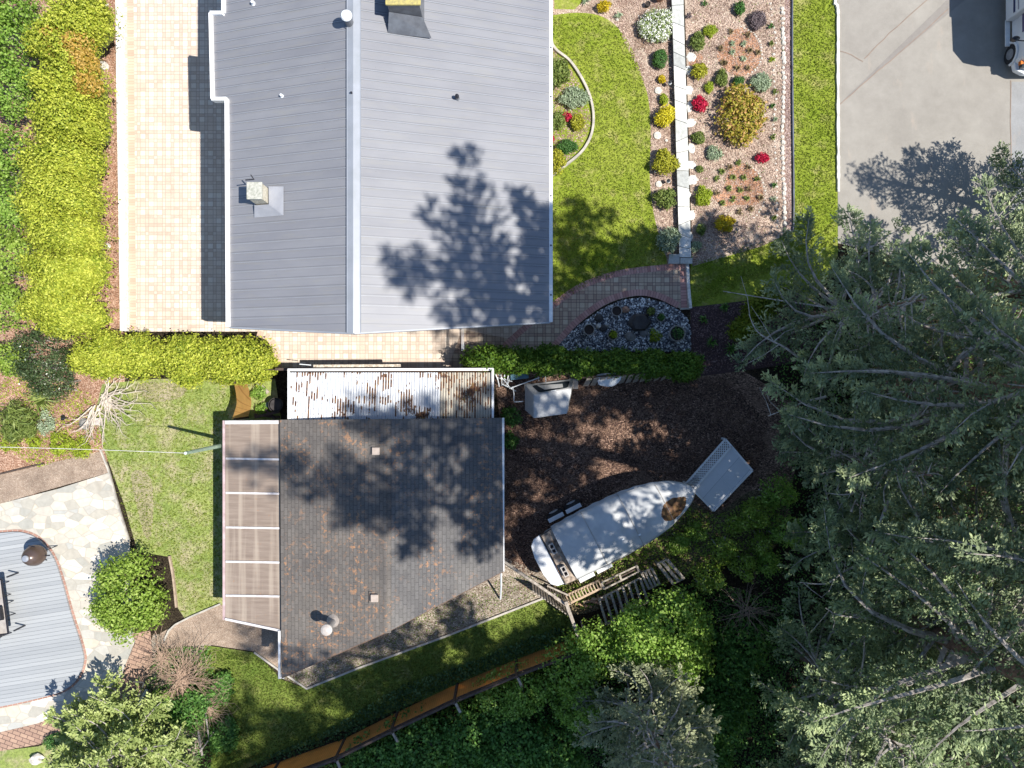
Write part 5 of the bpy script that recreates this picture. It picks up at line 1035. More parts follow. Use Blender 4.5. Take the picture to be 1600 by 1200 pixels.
for (a, b), (c, d) in zip(fp[:-1], fp[1:]):
    A, B = P(a, b), P(c, d); e = (B - A).normalized(); A2, B2 = A + e * .06, B - e * .06; nn = Vector((-e.y, e.x, 0)) * .012
    obj('panel', MB().add([q + w_ * nn + Vector((0, 0, z)) for z in (.05, FH) for q in (A2, B2) for w_ in (-1, 1)], [(0, 2, 3, 1), (4, 5, 7, 6), (0, 4, 6, 2), (1, 3, 7, 5), (0, 1, 5, 4), (2, 6, 7, 3)]), m_or, fen)
    obj('rail', MB().beam(A2 + Vector((0, 0, FH + .02)), B2 + Vector((0, 0, FH + .02)), .06, .04).beam(A2 + Vector((0, 0, FH + .27)), B2 + Vector((0, 0, FH + .27)), .08, .04), m_dkw, fen)
    lat = MB(); L_ = (B2 - A2).length; s_ = 0
    while s_ < L_ - .2:
        p = A2 + e * s_; q = A2 + e * (s_ + .2); lat.beam(p + Vector((0, 0, FH + .03)), q + Vector((0, 0, FH + .26)), .012, .025); lat.beam(q + Vector((0, 0, FH + .03)) + nn, p + Vector((0, 0, FH + .26)) + nn, .012, .025); s_ += .1
    obj('lattice', lat, m_dkw, fen)
    po = obj('post', MB().box((A.x, A.y, .85), (.1, .1, 1.7), math.atan2(e.y, e.x)), m_dkw, fen)
    obj('brace', MB().beam(A + nn * 8 + Vector((0, 0, 1.5)), A - Vector((-e.y, e.x, 0)) * -.5 + Vector((0, 0, 1.45)), .09, .07), m_greyw, fen)
cvp = cr([(386, 598), (391, 616), (393, 632), (388, 652)], False, 8); cvb = [P(a, b) for a, b in cvp]; mb = MB(); cu = empty('curved_panel', cvb[0], 'curved orange panel standing between the yellow hedge and the lean-to', 'panel')
hh_ = [1.3, .8]
mb.add([p + Vector((0, 0, .02)) for p in cvb] + [p + Vector((-.12, 0, 1.0 + .35 * i / len(cvb))) for i, p in enumerate(cvb)], [(i, i + 1, i + 1 + len(cvb), i + len(cvb)) for i in range(len(cvb) - 1)]); obj('panel', mb, m_or, cu)
obj('post', MB().tube([cvb[0], cvb[0] + Vector((0, 0, 1.2))], .04, 8), m_dkw, cu); obj('post', MB().tube([cvb[-1], cvb[-1] + Vector((0, 0, 1.4))], .04, 8), m_dkw, cu)
# dark fence between terrace and corrugated roof
f2_ = empty('fence', P(575, 578), 'dark board fence between the paved terrace and the corrugated roof', 'fence')
mb = MB(); x = 432
while x < 724: p = P(x, 579); mb.box((p.x, p.y, .78), (.15, .025, 1.5)); x += 6.6
obj('boards', mb, m_dkw, f2_); obj('rail', MB().beam(P(430, 577, 1.55), P(725, 577, 1.55), .09, .04), m_dkw, f2_)
tag(obj('gutter_length', MB().beam(P(490, 572, 1.62), P(626, 571, 1.62), .1, .05).beam(P(492, 570.2, 1.66), P(626, 569.2, 1.66), .012, .05), simple('spotted_gutter', (.62, .58, .5), (.3, .24, .18), 14, .7), origin=P(558, 572, 1.62)), 'pale spotted gutter length lying on the dark board fence', 'gutter')
tag(obj('gutter_length', MB().beam(P(468, 569, 1.62), P(486, 570.5, 1.62), .03, .03), m_pale, origin=P(475, 570, 1.6)), 'short white strip end left of the pale spotted gutter length', 'gutter')
gt = empty('garden_gate', P(723, 530), 'narrow white metal gate across the terrace below the house roof', 'gate')
obj('frame', MB().beam(P(722, 514, 1.1), P(722, 547, 1.1), .03, .03).beam(P(722, 514, .15), P(722, 547, .15), .03, .03).beam(P(722, 514, 0), P(722, 514, 1.1), .03, .03).beam(P(722, 547, 0), P(722, 547, 1.1), .04, .04), m_pale, gt)
obj('bars', MB().beam(P(724.5, 514, 1.1), P(724.5, 547, 1.1), .02, .02), m_pale, gt)
# weathered boards behind the dark hedge
bf = empty('board_fence', P(1000, 600), 'weathered grey board fence behind the dark green hedge', 'fence')
mb = MB(); 
for i in range(16):
    p, q = P(915 + i * 11, 603 - i * .9, .05), P(921 + i * 11, 592 - i * 1.0, 1.35); mb.beam(p, q, .2, .025)
obj('boards', mb, m_greyw, bf); obj('rail', MB().beam(P(910, 590, 1.4), P(1090, 577, 1.4), .06, .05), m_dkw, bf)
ov = P(949, 594, .9); tag(obj('oval_board', MB().slab([P(a, b, z) for a, b, z in cr([(934, 585, 1.3), (934, 597, .9), (938, 602, .8), (955, 604, .8), (966, 598, .9), (971, 590, 1.1), (970, 583, 1.3)], True, 4)], .03), m_pale, origin=ov), 'white half-oval board leaning on the weathered board fence', 'board')
# picket fence and rails near the boat stern
pk = empty('picket_fence', P(850, 935), 'wooden picket fence running from the shingled roof corner to the boat stern', 'fence')
obj('rail', MB().beam(P(786, 876, 1.1), P(884, 944, 1.1), .09, .09).beam(P(800, 888, .3), P(884, 946, .3), .05, .08), m_greyw, pk)
for i in range(13):
    t = i / 12; p = P(832 + 52 * t, 910 + 36 * t); obj('picket', MB().box((p.x, p.y, .62), (.07, .03, 1.2), -.6), m_greyw, pk)
pk2 = empty('picket_fence', P(893, 970), 'wooden rail fence joining the picket fence to the orange fence end', 'fence')
obj('rail', MB().beam(P(884, 940, 1.3), P(906, 1001, 1.3), .12, .1).beam(P(888, 950, .4), P(905, 1000, .4), .06, .08), m_greyw, pk2)
for i in range(8): p = P(886 + 2.4 * i, 948 + 6.4 * i); obj('picket', MB().box((p.x, p.y, .65), (.03, .07, 1.25), .2), m_greyw, pk2)
pk3 = empty('picket_fence', P(870, 915), 'little slatted gate standing behind the boat stern', 'gate')
obj('rail', MB().beam(P(855, 915, 1.0), P(888, 930, 1.0), .06, .06).beam(P(855, 915, .2), P(888, 930, .2), .06, .06), m_greyw, pk3)
for i in range(9): p = P(855 + 4.1 * i, 915 + 1.9 * i); obj('slat', MB().box((p.x, p.y, .6), (.05, .025, 1.1), -.45), m_greyw, pk3)
def frame(pts, z, nsl, label, mat=m_greyw, wd=.09, cross=1, t=.05):
    """open slatted timber frame: corners a-b-c-d, slats from side ab to side dc"""
    A, B, C_, D = [P(*p, z) for p in pts]; r_ = empty('slat_frame', (A + C_) / 2 * Vector((1, 1, 0)) if False else Vector(((A.x + C_.x) / 2, (A.y + C_.y) / 2, 0)), label, 'timber frame')
    for p, q in ((A, B), (D, C_)): obj('side_rail', MB().beam(p, q, .06, t * 1.6), mat, r_)
    for i in range(nsl): f = i / (nsl - 1); obj('slat', MB().beam(A.lerp(B, f) + Vector((0, 0, t)), D.lerp(C_, f) + Vector((0, 0, t)), wd, t), mat, r_)
    for i in range(cross): f = (i + 1) / (cross + 1); obj('cross_rail', MB().beam(A.lerp(D, f) - Vector((0, 0, .05)), B.lerp(C_, f) - Vector((0, 0, .05)), .05, .05), m_dkw, r_)
    for p in (A, B, C_, D): obj('leg', MB().box((p.x, p.y, z / 2), (.06, .06, z)), mat, r_)
    return r_
frame([(936, 936), (1000, 903), (1012, 940), (948, 976)], .55, 8, 'large slatted timber frame of the staging below the boat')
frame([(884, 930), (935, 907), (940, 918), (890, 942)], .6, 12, 'narrow ladder-like timber frame left of the large slatted frame', m_tanw, .04, 0)
frame([(940, 910), (995, 884), (998, 893), (944, 920)], .6, 3, 'long narrow board frame with concrete blocks above the large slatted frame', m_greyw, .08)
frame([(1002, 895), (1018, 888), (1030, 912), (1014, 920)], .5, 4, 'middle small slatted frame between the large frame and the pallet', cross=0)
frame([(1027, 880), (1042, 874), (1068, 904), (1052, 912)], .5, 3, 'grey pallet at the right end of the timber frames', wd=.12)
tag(obj('timber_beam', MB().beam(P(884, 946, .5), P(946, 916, .5), .07, .06), m_tanw, origin=P(915, 930)), 'tan timber beam below the ladder-like frame', 'beam')
for i in range(6): tag(obj('timber_offcut', MB().beam(P(900 + i * 9 + R.uniform(-3, 3), 944 - i * 3, .1 + .03 * i), P(925 + i * 6, 950 - i * 5 + R.uniform(-10, 10), .1 + .03 * i), .09, .03), m_tanw if i % 2 else m_pot, origin=P(925, 945)), 'loose timber offcut under the large slatted frame', 'offcut', 'loose timber offcuts under the large slatted frame')

# ================================================================ BOAT ON TRAILER
n = NT('white_boat_cover'); x = n.xyz(n.tc.outputs['UV']); c_ = n.ramp(n.noise(2.5, 5), [(.3, (.42, .43, .44)), (.7, (.54, .545, .54))])
dx = n.mt('SUBTRACT', x[0], .815); dy = n.mt('SUBTRACT', x[1], -.35); rr = n.mt('ADD', n.mt('POWER', n.mt('DIVIDE', dx, .11), 2.0), n.mt('POWER', n.mt('DIVIDE', dy, .5), 2.0))
rr = n.mt('ADD', rr, n.mt('MULTIPLY', n.noise(2.5, 3), 1.2)); c_ = n.mix(n.mt('LESS_THAN', rr, 1.45), c_, n.ramp(n.noise(6, 4), [(.35, (.07, .03, .015)), (.6, (.25, .12, .04)), (.75, (.5, .28, .08))]))
n.fin(c_, .55, 0, .3); m_cover = n.m
m_hull = simple('white_gelcoat', (.75, .76, .77), (.62, .62, .62), 2, .3)
bt = empty('boat', P(955, 825), 'motor boat under a white cover with brown leaf puddle near the bow', 'boat')
SA, SB = Vector((P(864, 876, 1.5).x, P(864, 876, 1.5).y, 0)), Vector((P(1081, 764, 1.5).x, P(1081, 764, 1.5).y, 0)); ax_ = (SB - SA); BL = ax_.length; ax_.normalize(); nx_ = Vector((-ax_.y, ax_.x, 0))
bwx = lambda t: bw(.075 + .925 * t)
def bw(t): return 1.12 * (1 - max(0, (t - .35) / .65) ** 2.7) ** .66 * (1 - .05 * (1 - min(1, t * 4)))
def bz(t): return 1.45 + .3 * t ** 2
nt_, nv = 44, 25; vs = []; uv = []
for i in range(nt_ + 1):
    t = i / nt_; w_ = bwx(t) + .02
    for j in range(nv + 1):
        v = -1 + 2 * j / nv; e = abs(v); z = bz(t) + (.36 * (1 - t * .75)) * (1 - e ** 2.2) - (.28 * max(0, (e - .9) / .1) ** 1.3); z += .11 * math.exp(-((t - .42) / .035) ** 2) * (1 - e * .6) + .05 * math.exp(-((t - .72) / .05) ** 2)
        z += .05 * (1 - abs(noise.noise(Vector((t * 14 + v * 2.5, v * 2.2 - t * 5, 9)))) * 2) * .5; z += .04 * noise.noise(Vector((t * 9, v * 3.2, 1))) + .02 * noise.noise(Vector((t * 4 + v * 7, v * 2 - t * 16, 5)))
        p = SA + ax_ * ((.075 + .925 * t) * BL + .05) + nx_ * (v * w_ * (1 + .012 * math.sin(t * 60) * max(0, e - .85) / .15)); vs.append((p.x, p.y, z)); uv.append((t, v))
mb = MB(); mb.add(vs, [(i * (nv + 1) + j, (i + 1) * (nv + 1) + j, (i + 1) * (nv + 1) + j + 1, i * (nv + 1) + j + 1) for i in range(nt_) for j in range(nv)]); mb.uv = dict(enumerate(uv)); obj('cover', mb, m_cover, bt, smooth=True)
vs = []
for i in range(25):
    t = i / 24; w_ = bw(t) * .98
    for v, zz_ in ((-1, bz(t) - .05), (-.96, 1.0 + .25 * t), (-.72, .62 + .35 * t ** 2), (0, .42 + .6 * t ** 3), (.72, .62 + .35 * t ** 2), (.96, 1.0 + .25 * t), (1, bz(t) - .05)):
        p = SA + ax_ * (t * BL + (.2 * 0)) + nx_ * v * w_ * (1 if zz_ > 1 else .93); vs.append((p.x, p.y, zz_))
hb = MB().add(vs, [(i * 7 + j, i * 7 + j + 1, (i + 1) * 7 + j + 1, (i + 1) * 7 + j) for i in range(24) for j in range(6)] + [tuple(range(7))]); obj('hull', hb, m_hull, bt, smooth=False)
def bp(t, v, z): p = SA + ax_ * t * BL + nx_ * v; return Vector((p.x, p.y, z))
sw = obj('swim_platform', MB().slab([bp(-.005, 1.02, 1.28), bp(-.05, .98, 1.28), bp(-.085, .8, 1.28), bp(-.1, .35, 1.28), bp(-.1, -.35, 1.28), bp(-.085, -.8, 1.28), bp(-.05, -.98, 1.28), bp(-.005, -1.02, 1.28)], .1), m_hull, bt, bevel=.02)
obj('transom_well', MB().slab([bp(.085, 1.04, 1.46), bp(.005, 1.0, 1.44), bp(.005, -1.0, 1.44), bp(.085, -1.04, 1.46)], .25), simple('wet_leaves_board', (.45, .36, .28), (.12, .09, .07), 7, .8), bt)
obj('bow_fitting', MB().lathe(bp(.985, 0, 1.72), [(.09, 0), (.1, .05), (.06, .09)], 12), simple('rusty_fitting', (.3, .15, .08), (.15, .07, .04), 12), bt)
for t, lab in ((.5, 'first'), (.62, 'second')): obj('tie_loop', MB().beam(bp(t * .9, .1 - t, bz(t) + .3), bp(t * .9 + .015, .1 - t, bz(t) + .3), .05, .03), m_pale, bt)
m_cinder = simple('cinder_block', (.5, .46, .42), (.33, .3, .28), 14, .9, 0, .4)
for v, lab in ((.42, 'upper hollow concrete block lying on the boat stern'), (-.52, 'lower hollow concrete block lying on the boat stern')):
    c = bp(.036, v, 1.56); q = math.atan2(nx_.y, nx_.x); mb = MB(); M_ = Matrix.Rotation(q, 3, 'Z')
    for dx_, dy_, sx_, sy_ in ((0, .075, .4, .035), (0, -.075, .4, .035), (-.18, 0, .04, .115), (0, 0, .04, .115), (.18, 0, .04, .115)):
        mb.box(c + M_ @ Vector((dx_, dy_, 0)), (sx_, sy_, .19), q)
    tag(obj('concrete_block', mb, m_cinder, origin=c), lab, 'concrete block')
    obj('hollow_shade_plate', MB().box(c - Vector((0, 0, .085)), (.35, .1, .01), q), m_black, bpy.data.objects[[o.name for o in COL.objects if o.name.startswith('concrete_block')][-1]])  # added black plate, stands in for the shade down in the block's holes
tr_ = empty('boat_trailer', P(955, 825), 'galvanised boat trailer with white mudguards beneath the covered boat', 'trailer'); m_gal = simple('galvanised', (.45, .46, .48), (.3, .31, .33), 6, .4, .5); m_tyre = simple('tyre_rubber', (.03, .03, .032), (.015, .015, .017), 20, .8)
for v in (-.6, .6): obj('frame_rail', MB().beam(bp(.02, v, .5), bp(.75, v, .5), .08, .1).beam(bp(.75, v, .5), bp(1.02, 0, .5), .08, .1), m_gal, tr_)
obj('drawbar', MB().beam(bp(.98, 0, .5), bp(1.1, 0, .45), .08, .1), m_gal, tr_)
qa = math.atan2(ax_.y, ax_.x)
for t in (.14, .27):
    for v in (1.28, -1.28):
        c = bp(t, v, .33); mb = MB(); mb.lathe((0, 0, 0), [(.2, -.11), (.33, -.09), (.35, 0), (.33, .09), (.2, .11)], 20); M_ = Matrix.Rotation(qa, 3, 'Z') @ Matrix.Rotation(math.pi / 2, 3, 'X'); mb.v = [tuple(Vector(c) + M_ @ Vector(p)) for p in mb.v]
        wh = obj('wheel', mb, m_tyre, tr_); mb = MB(); mb.lathe((0, 0, 0), [(.12, -.12), (.19, -.115), (.19, .115), (.12, .12)], 16); mb.v = [tuple(Vector(c) + M_ @ Vector(p)) for p in mb.v]; obj('rim', mb, m_pale, wh)
        obj('mudguard', MB().slab([bp(t - .055, v - .14, .76), bp(t + .055, v - .14, .76), bp(t + .055, v + .02, .76), bp(t - .055, v + .02, .76)], .03), m_hull, tr_)
# lattice-edged platform
for t in (.3, .56, .8): obj('tie_rope', MB().tube([bp(t, v * bw(t) * 1.03, bz(t) + .36 * (1 - t * .75) * (1 - min(1, abs(v)) ** 2.2) - (.4 if abs(v) > .99 else 0) + .05) for v in np.linspace(-1, 1, 22)], .009, 5), m_greyw, bt)
lp = empty('platform', P(1124, 742), 'white boarded platform with a lattice strip on its upper left side', 'platform'); z_ = .38
A, B, C_, D = P(1133, 686, z_), P(1175, 735, z_), P(1115, 798, z_), P(1072, 755, z_)
e1 = (B - A).normalized(); e2 = (D - A).normalized(); LW_ = .38
obj('deck_board', MB().slab([A + e1 * LW_, B, C_, D + e1 * LW_], .04), boards('white_panel_boards', math.atan2(e2.y, e2.x) * -1, .62, (.56, .58, .6), (.66, .67, .69), (.4, .41, .43), .03), lp)
for p, q in ((A, B), (B, C_), (C_, D), (D, A), (A + e1 * LW_, D + e1 * LW_)): obj('frame_rail', MB().beam(p + Vector((0, 0, .03)), q + Vector((0, 0, .03)), .07, .05), m_fascia, lp)
obj('cross_batten', MB().beam(A.lerp(D, .5) + e1 * LW_ + Vector((0, 0, .015)), B.lerp(C_, .5) + Vector((0, 0, .015)), .02, .02), m_pale, lp)
lat = MB(); Lg = (D - A).length; s_ = -LW_
while s_ < Lg:
    a0, a1 = max(0, s_), min(Lg, s_ + LW_); lat.beam(A + e2 * a0 + e1 * (a0 - s_), A + e2 * a1 + e1 * (a1 - s_), .035, .012)
    lat.beam(A + e2 * a1 + e1 * (LW_ - (a1 - s_)) + Vector((0, 0, .013)), A + e2 * a0 + e1 * (LW_ - (a0 - s_)) + Vector((0, 0, .013)), .035, .012); s_ += .115
obj('lattice', lat, m_fascia, lp)
for p in (A, B, C_, D): obj('leg', MB().box((p.x * .998, p.y, z_ / 2 - .02), (.07, .07, z_ - .05)), m_fascia, lp)
# truck canopy lying in the yard
tc = empty('truck_canopy', P(858, 625), 'white pickup canopy with dark rear window sitting on the yard', 'truck canopy')
b4 = [P(820.5, 601, .12), P(897, 592, .12), P(888, 642, .12), P(820, 641, .12)]; t4 = [P(834, 617, .62), P(893, 606.5, .62), P(886, 646.5, .62), P(834, 654, .62)]
mb = MB().add(b4 + t4, [(4, 5, 6, 7), (0, 1, 5, 4), (1, 2, 6, 5), (2, 3, 7, 6), (3, 0, 4, 7)]); o = obj('shell', mb, simple('canopy_gelcoat', (.6, .6, .6), (.45, .46, .47), 30, .45), tc, bevel=.03)
def lp4(u, v): return b4[0].lerp(b4[1], u).lerp(t4[0].lerp(t4[1], u), v)
nrm = (b4[1] - b4[0]).cross(t4[0] - b4[0]).normalized(); nrm = nrm if nrm.z > 0 else -nrm
obj('rear_window', MB().add([lp4(u, v) + nrm * .012 for u, v in [(.11, .25), (.16, .18), (.87, .18), (.92, .25), (.9, .82), (.86, .9), (.2, .9), (.15, .82)]], [tuple(range(8))]), m_glass, tc)
obj('handle', MB().beam(lp4(.45, .96) + nrm * .02, lp4(.6, .96) + nrm * .02, .03, .03), m_pale, tc)
for a, b in ((824, 604), (894, 596)): obj('support_block', MB().box(P(a, b, .05), (.25, .25, .1)), m_greyw, tc)
# scrap and tubs beside the corrugated roof
ft = empty('folding_frames', P(785, 595), 'pale tangled folding chair frames beside the corrugated roof', 'chair frames'); mb = MB()
for i, (a, b, c, d) in enumerate([(774, 584, 780, 604), (782, 584, 784, 602), (788, 584, 787, 600), (778, 584, 797, 606), (794, 586, 790, 604), (776, 590, 800, 596), (784, 600, 806, 611), (801, 604, 803, 626), (797, 586, 793, 600), (803, 628, 817, 627)]):
    mb = MB().tube([P(a, b, .7 - .04 * i), P((a + c) / 2 + 1, (b + d) / 2, .72 - .04 * i), P(c, d, .3)], .022, 6); obj('tube', mb, m_pale, ft)
tag(obj('blue_tub', MB().slab([P(797, 585, .5), P(826, 583, .5), P(826, 591, .5), P(798, 594, .5)], .4), simple('blue_plastic', (.12, .27, .36), (.08, .17, .24), 3, .5), origin=P(812, 589), bevel=.02), 'blue plastic tub under the edge of the dark green hedge', 'tub')
tag(obj('metal_pole', MB().tube([P(796, 607, .6), P(862, 583, 1.2)], .02, 6), m_pale, origin=P(796, 607)), 'thin pale pole leaning from the folding frames to the hedge', 'pole')
tag(obj('concrete_block', MB().box(P(899, 600, .1), (.2, .38, .2)).box(P(899, 600, .21), (.06, .3, .02)), m_cinder, origin=P(899, 600)), 'pale concrete block at the upper right corner of the truck canopy', 'concrete block')
for a, b, c, d, lab in [(852, 588, 853, 596, 'left short white peg above the truck canopy'), (841, 589, 842, 595, 'right short white peg above the truck canopy')]: tag(obj('peg', MB().tube([P(a, b, .1), P(c, d, .3)], .02, 6), m_pale, origin=P(a, b)), lab, 'peg')
c = P(438, 632, 0); tb_ = empty('garden_tub', c, 'dark round tub beside the corner of the corrugated roof', 'tub')
obj('wall', MB().lathe((c.x, c.y, 0), [(.2, .02), (.24, .5), (.27, .52), (.27, .56), (.22, .56), (.19, .1)], 20), m_black, tb_); obj('rim', MB().lathe((c.x, c.y, .56), [(.275, 0), (.28, .02), (.25, .03), (.235, -.3)], 20), m_rockd, tb_)
tag(obj('timber_plank', MB().beam(P(398, 594, .3), P(419, 614, .1), .14, .04), m_greyw, origin=P(408, 604)), 'grey plank leaning beside the yellow hedge end', 'plank')
tag(obj('compost_frame', MB().beam(P(398, 652, .5), P(437, 643, .5), .1, .08).beam(P(398, 648, .2), P(437, 652, .2), .1, .08).beam(P(415, 640, .35), P(430, 655, .35), .08, .08), m_dkw, origin=P(418, 648)), 'dark timber frame above the left lean-to corner', 'timber frame')
tag(obj('watering_can', MB().lathe(P(422, 632, 0), [(.1, .02), (.12, .2), (.1, .26), (.05, .28)], 14).tube([P(424, 632, .1), P(432, 634, .3)], .02, 6), simple('teal_metal', (.12, .2, .19), (.08, .13, .13), 5, .5), origin=P(422, 632)), 'small teal can beside the dark round tub', 'watering can')
tag(obj('concrete_block', MB().box(P(149, 658, .12), (.5, .28, .24), -.1).box(P(149, 658, .245), (.4, .02, .01), -.1), m_cinder, origin=P(149, 658)), 'grey concrete block below the bleached bare shrub', 'concrete block')
tag(obj('slate_stone', stone_mb(P(132, 662, .05), .2, .22, .12, 5, flat=True), m_rockg, origin=P(132, 662)), 'grey slate stone left of the concrete block', 'rock')
c = P(107, 653); lw = empty('garden_lamp', c, 'small dark lamp standing in the soil left of the slate stone', 'garden lamp'); obj('post', MB().tube([c, c + Vector((0, 0, .35))], .02, 8), m_black, lw); obj('head', MB().lathe(c + Vector((0, 0, .33)), [(.05, 0), (.09, .03), (.03, .1)], 12), m_black, lw)
# pole and power line
pb_, pt_ = P(370, 691), P(290, 708, 5.9); top = Vector((pb_.x + .0, pb_.y, 4.5)); q4 = P(290, 708, 4.4)
pole = empty('utility_pole', (q4.x, q4.y, 0), 'thin green utility pole rising past the lean-to edge', 'pole')
obj('shaft', MB().tube([(q4.x, q4.y, 0), (q4.x, q4.y, 4.4)], [.09, .055], 10), simple('green_pole_paint', (.3, .4, .3), (.22, .3, .23), 4, .6), pole)
obj('insulator', MB().lathe((q4.x, q4.y, 4.4), [(.04, 0), (.05, .03), (.03, .06)], 10), m_pale, pole)
wp = [Vector((q4.x, q4.y, 4.4)).lerp(P(-120, 696, 4.6), t / 12) - Vector((0, 0, .25 * math.sin(math.pi * t / 12))) for t in range(13)]
tag(obj('power_line', MB().tube(wp, .009, 5), m_bat, origin=q4), 'thin white wire from the green pole to the left photo edge', 'wire')
# ================================================================ PATIO FURNITURE
c = P(76, 860); gr = empty('grill', c, 'brown egg-shaped kettle grill standing at the round deck corner', 'grill'); m_gb_ = simple('bronze_enamel', (.12, .085, .07), (.09, .06, .05), 2, .28, .3); 
obj('bowl', MB().lathe((c.x, c.y, .38), [(.12, 0), (.26, .1), (.36, .28), (.39, .42)], 26), m_gb_, gr, smooth=True); ld = obj('lid', MB().lathe((c.x, c.y, .8), [(.4, 0), (.4, .03), (.36, .2), (.27, .36), (.15, .46), (.11, .48)], 26), m_gb_, gr, smooth=True)
obj('vent_cap', MB().lathe((c.x, c.y, 1.28), [(.1, 0), (.12, .02), (.12, .07), (.05, .09)], 16), simple('bright_metal', (.6, .62, .64), (.5, .5, .52), 3, .3, .6), ld); obj('handle', MB().beam((c.x + .1, c.y + .38, .95), (c.x - .15, c.y + .4, .95), .03, .03), m_black, ld)
for a in (.5, 2.6, 4.7): obj('leg', MB().beam((c.x + .2 * math.cos(a), c.y + .2 * math.sin(a), .5), (c.x + .4 * math.cos(a), c.y + .4 * math.sin(a), 0), .03, .03), m_black, gr)
obj('side_shelf', MB().beam((c.x + .38, c.y, .82), (c.x + .58, c.y, .82), .04, .03), m_black, gr)
tb = empty('patio_table', P(-20, 955), 'patio table with dark frame cut off by the left photo edge', 'table'); tp = [P(-70, 915, .75), P(2, 905, .75), P(13, 990, .75), P(-60, 1000, .75)]
obj('tabletop', MB().slab(tp, .03), simple('table_slab', (.4, .37, .34), (.3, .27, .25), 5, .5), tb); 
for i in range(4): obj('frame_rail', MB().beam(tp[i], tp[(i + 1) % 4], .05, .05), m_black, tb); obj('leg', MB().box((tp[i].x * .99, tp[i].y * .99, .36), (.05, .05, .72)), m_black, tb)
chl = ['upper dark patio chair at the left photo edge', 'middle dark patio chair with tan seat at the left photo edge', 'lower dark patio chair at the left photo edge']
def chair(c, rz, label):
    t = empty('patio_chair', c, label, 'chair', 'patio chairs around the table'); M_ = Matrix.Rotation(rz, 3, 'Z'); q = lambda x, y, z: Vector(c) + M_ @ Vector((x, y, z))
    obj('seat', MB().slab([q(-.24, -.24, .45), q(.24, -.24, .45), q(.24, .24, .45), q(-.24, .24, .45)], .03), m_tan_cloth, t)
    obj('backrest', MB().add([q(.25, -.23, .48), q(.25, .23, .48), q(.36, .23, .95), q(.36, -.23, .95), q(.27, -.23, .48), q(.27, .23, .48), q(.38, .23, .95), q(.38, -.23, .95)], [(0, 1, 2, 3), (7, 6, 5, 4), (3, 2, 6, 7), (0, 4, 5, 1), (0, 3, 7, 4), (1, 5, 6, 2)]), m_black, t)
    for x in (-1, 1):
        for y in (-1, 1): obj('leg', MB().beam(q(x * .2, y * .22, .45), q(x * .27, y * .25, 0), .03, .03), m_black, t)
    for y in (-1, 1): obj('armrest', MB().beam(q(-.2, y * .26, .66), q(.3, y * .26, .68), .045, .03), m_black, t)
m_tan_cloth = simple('tan_mesh', (.3, .27, .24), (.22, .19, .17), 30, .7)
for (a, b), l_ in zip([(5, 920), (12, 950), (6, 980)], chl): chair(P(a, b, .1), .15, l_)
rl = empty('handrail', P(215, 1080), 'small metal handrail beside the steps at the brick path end', 'railing'); m_rail = simple('rail_metal', (.08, .08, .08), (.05, .05, .05), 4, .5)
rp = [(226, 1066), (214, 1100), (196, 1118)]
obj('top_rail', MB().beam(P(226, 1066, .9), P(208, 1104, .9), .04, .04).beam(P(208, 1104, .9), P(180, 1120, .6), .04, .04).beam(P(226, 1066, .9), P(209, 1065, .9), .04, .04), m_rail, rl)
for a, b in ((226, 1066), (220, 1079), (214, 1091), (208, 1104), (194, 1112), (209, 1065), (217, 1065)): obj('baluster', MB().beam(P(a, b, .85), P(a, b, 0), .03, .03), m_rail, rl)
for i in range(3): tag(obj('step_edge', MB().beam(P(224 - i * 5 + 5, 1078 + i * 3, .12 * (3 - i) / 3), P(208 - i * 5 + 5, 1108 + i * 3, .12 * (3 - i) / 3), .1, .08), m_pale if i != 1 else m_greyw, origin=P(215, 1090)), ['white step edge nearest the handrail', 'grey step edge between two white ones', 'white step edge furthest left beside the handrail'][i], 'step')
# ================================================================ MOTORHOME
rv = empty('motorhome', P(1640, 60), 'white motorhome cut off by the upper right photo corner', 'motorhome'); m_rvw = simple('rv_white', (.72, .74, .76), (.64, .66, .68), 2, .35)
def T(x, y, z): return Vector((x * S, -y * S, z))
obj('coach_body', MB().slab([T(757, -760, 3.1), T(850, -760, 3.1), T(850, -556, 3.1), T(757, -556, 3.1)], 2.6), m_rvw, rv, bevel=.04)
obj('overcab', MB().slab([T(758, -600, 3.08), T(762, -503, 3.08), T(778, -484, 3.08), T(830, -484, 3.08), T(850, -503, 3.08), T(850, -600, 3.08)], .95), m_rvw, rv, bevel=.04)
cb_ = obj('cab', MB().slab([T(768, -560, 1.95), T(842, -560, 1.95), T(842, -528, 1.95), T(768, -528, 1.95)], 1.5), m_rvw, rv, bevel=.04)
obj('bonnet', MB().slab([T(768, -530, 1.25), T(842, -530, 1.25), T(842, -492, 1.1), T(832, -482, 1.05), T(780, -482, 1.05), T(768, -492, 1.1)], .75), m_rvw, rv, bevel=.05)
obj('bumper', MB().slab([T(767, -494, .62), T(843, -494, .62), T(840, -480, .62), T(830, -474, .62), T(782, -474, .62), T(770, -480, .62)], .22), m_pale, rv, bevel=.03)
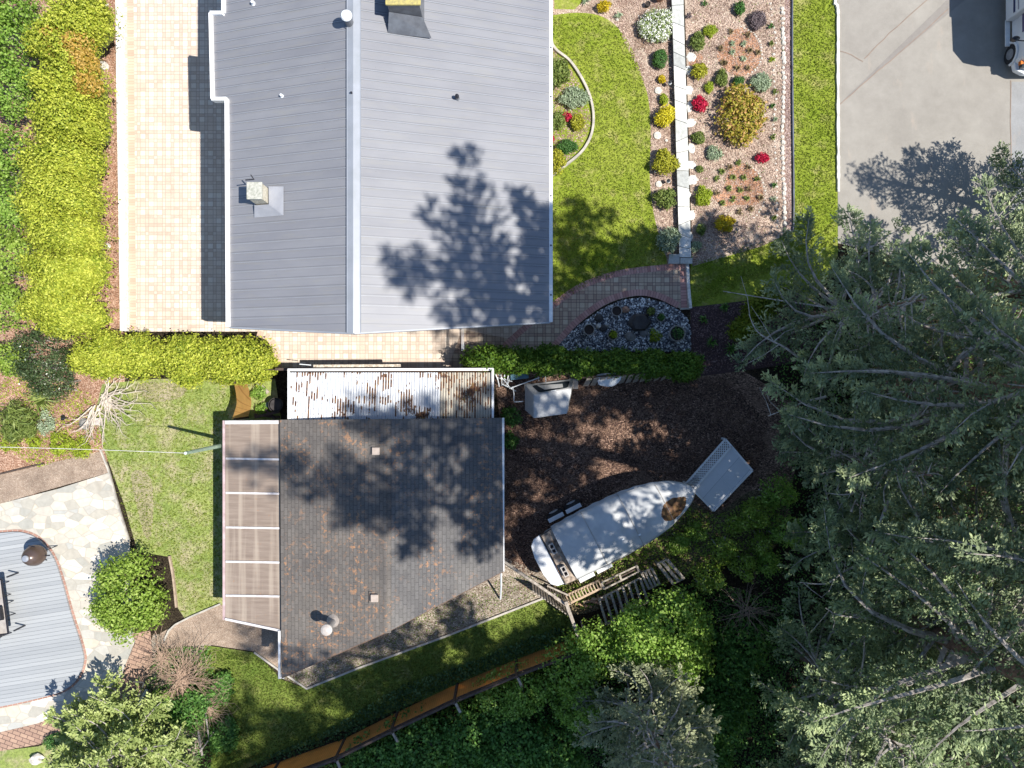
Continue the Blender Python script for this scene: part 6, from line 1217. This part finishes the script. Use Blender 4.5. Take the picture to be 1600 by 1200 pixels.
obj('grille', MB().slab([T(784, -483, .95), T(828, -483, .95), T(828, -478, .95), T(784, -478, .95)], .25), m_black, rv)
hd = obj('headlight', MB().box(T(776, -481, .85), (.28, .12, .18)), m_glass, rv); obj('indicator', MB().box(T(771, -486, .85), (.1, .14, .14)), simple('amber_lens', (.6, .18, .03), (.5, .12, .02), 3, .3), rv)
obj('stripe', MB().box(T(756.6, -640, 1.0), (.012, 4.0, .09)), simple('navy_stripe', (.03, .04, .12), (.02, .03, .09), 2, .4), rv); obj('stripe', MB().box(T(756.6, -640, 1.22), (.012, 4.0, .05)), simple('grey_stripe', (.3, .3, .34), (.25, .25, .28), 2, .4), rv)
obj('stripe', MB().box(T(767.6, -545, 1.1), (.012, .8, .12)), simple('violet_stripe', (.12, .1, .2), (.1, .08, .16), 2, .4), rv)
obj('side_step', MB().box(T(763, -540, .4), (.16, 1.0, .05)), m_pale, rv); obj('side_window', MB().box(T(767.6, -544, 1.6), (.012, .55, .45)), m_glass, rv)
mb = MB(); mb.lathe((0, 0, 0), [(.22, -.12), (.36, -.1), (.38, 0), (.36, .1), (.22, .12)], 22); M_ = Matrix.Rotation(math.pi / 2, 3, 'Y'); cw_ = T(772, -508, .38); mb.v = [tuple(cw_ + M_ @ Vector(p)) for p in mb.v]; wh = obj('wheel', mb, m_tyre, rv)
mb = MB().lathe((0, 0, 0), [(.2, -.125), (.21, .125), (.05, .13)], 16); mb.v = [tuple(cw_ + M_ @ Vector(p)) for p in mb.v]; obj('rim', mb, m_gal, wh)
arch = [T(768, -508, .38) + Vector((-.03, .42 * math.cos(a), .42 * math.sin(a))) for a in np.linspace(.0, 3.14, 12)]; obj('wheel_arch', MB().tube(arch, .05, 6), m_rvw, rv)
mr = obj('mirror', MB().lathe(P(1586, 61, 1.5), [(.05, -.13), (.14, -.08), (.14, .08), (.05, .13)], 12, 1, .6), m_black, rv); obj('mirror_arm', MB().beam(P(1586, 63, 1.45), P(1606, 64, 1.4), .03, .03), m_black, mr)
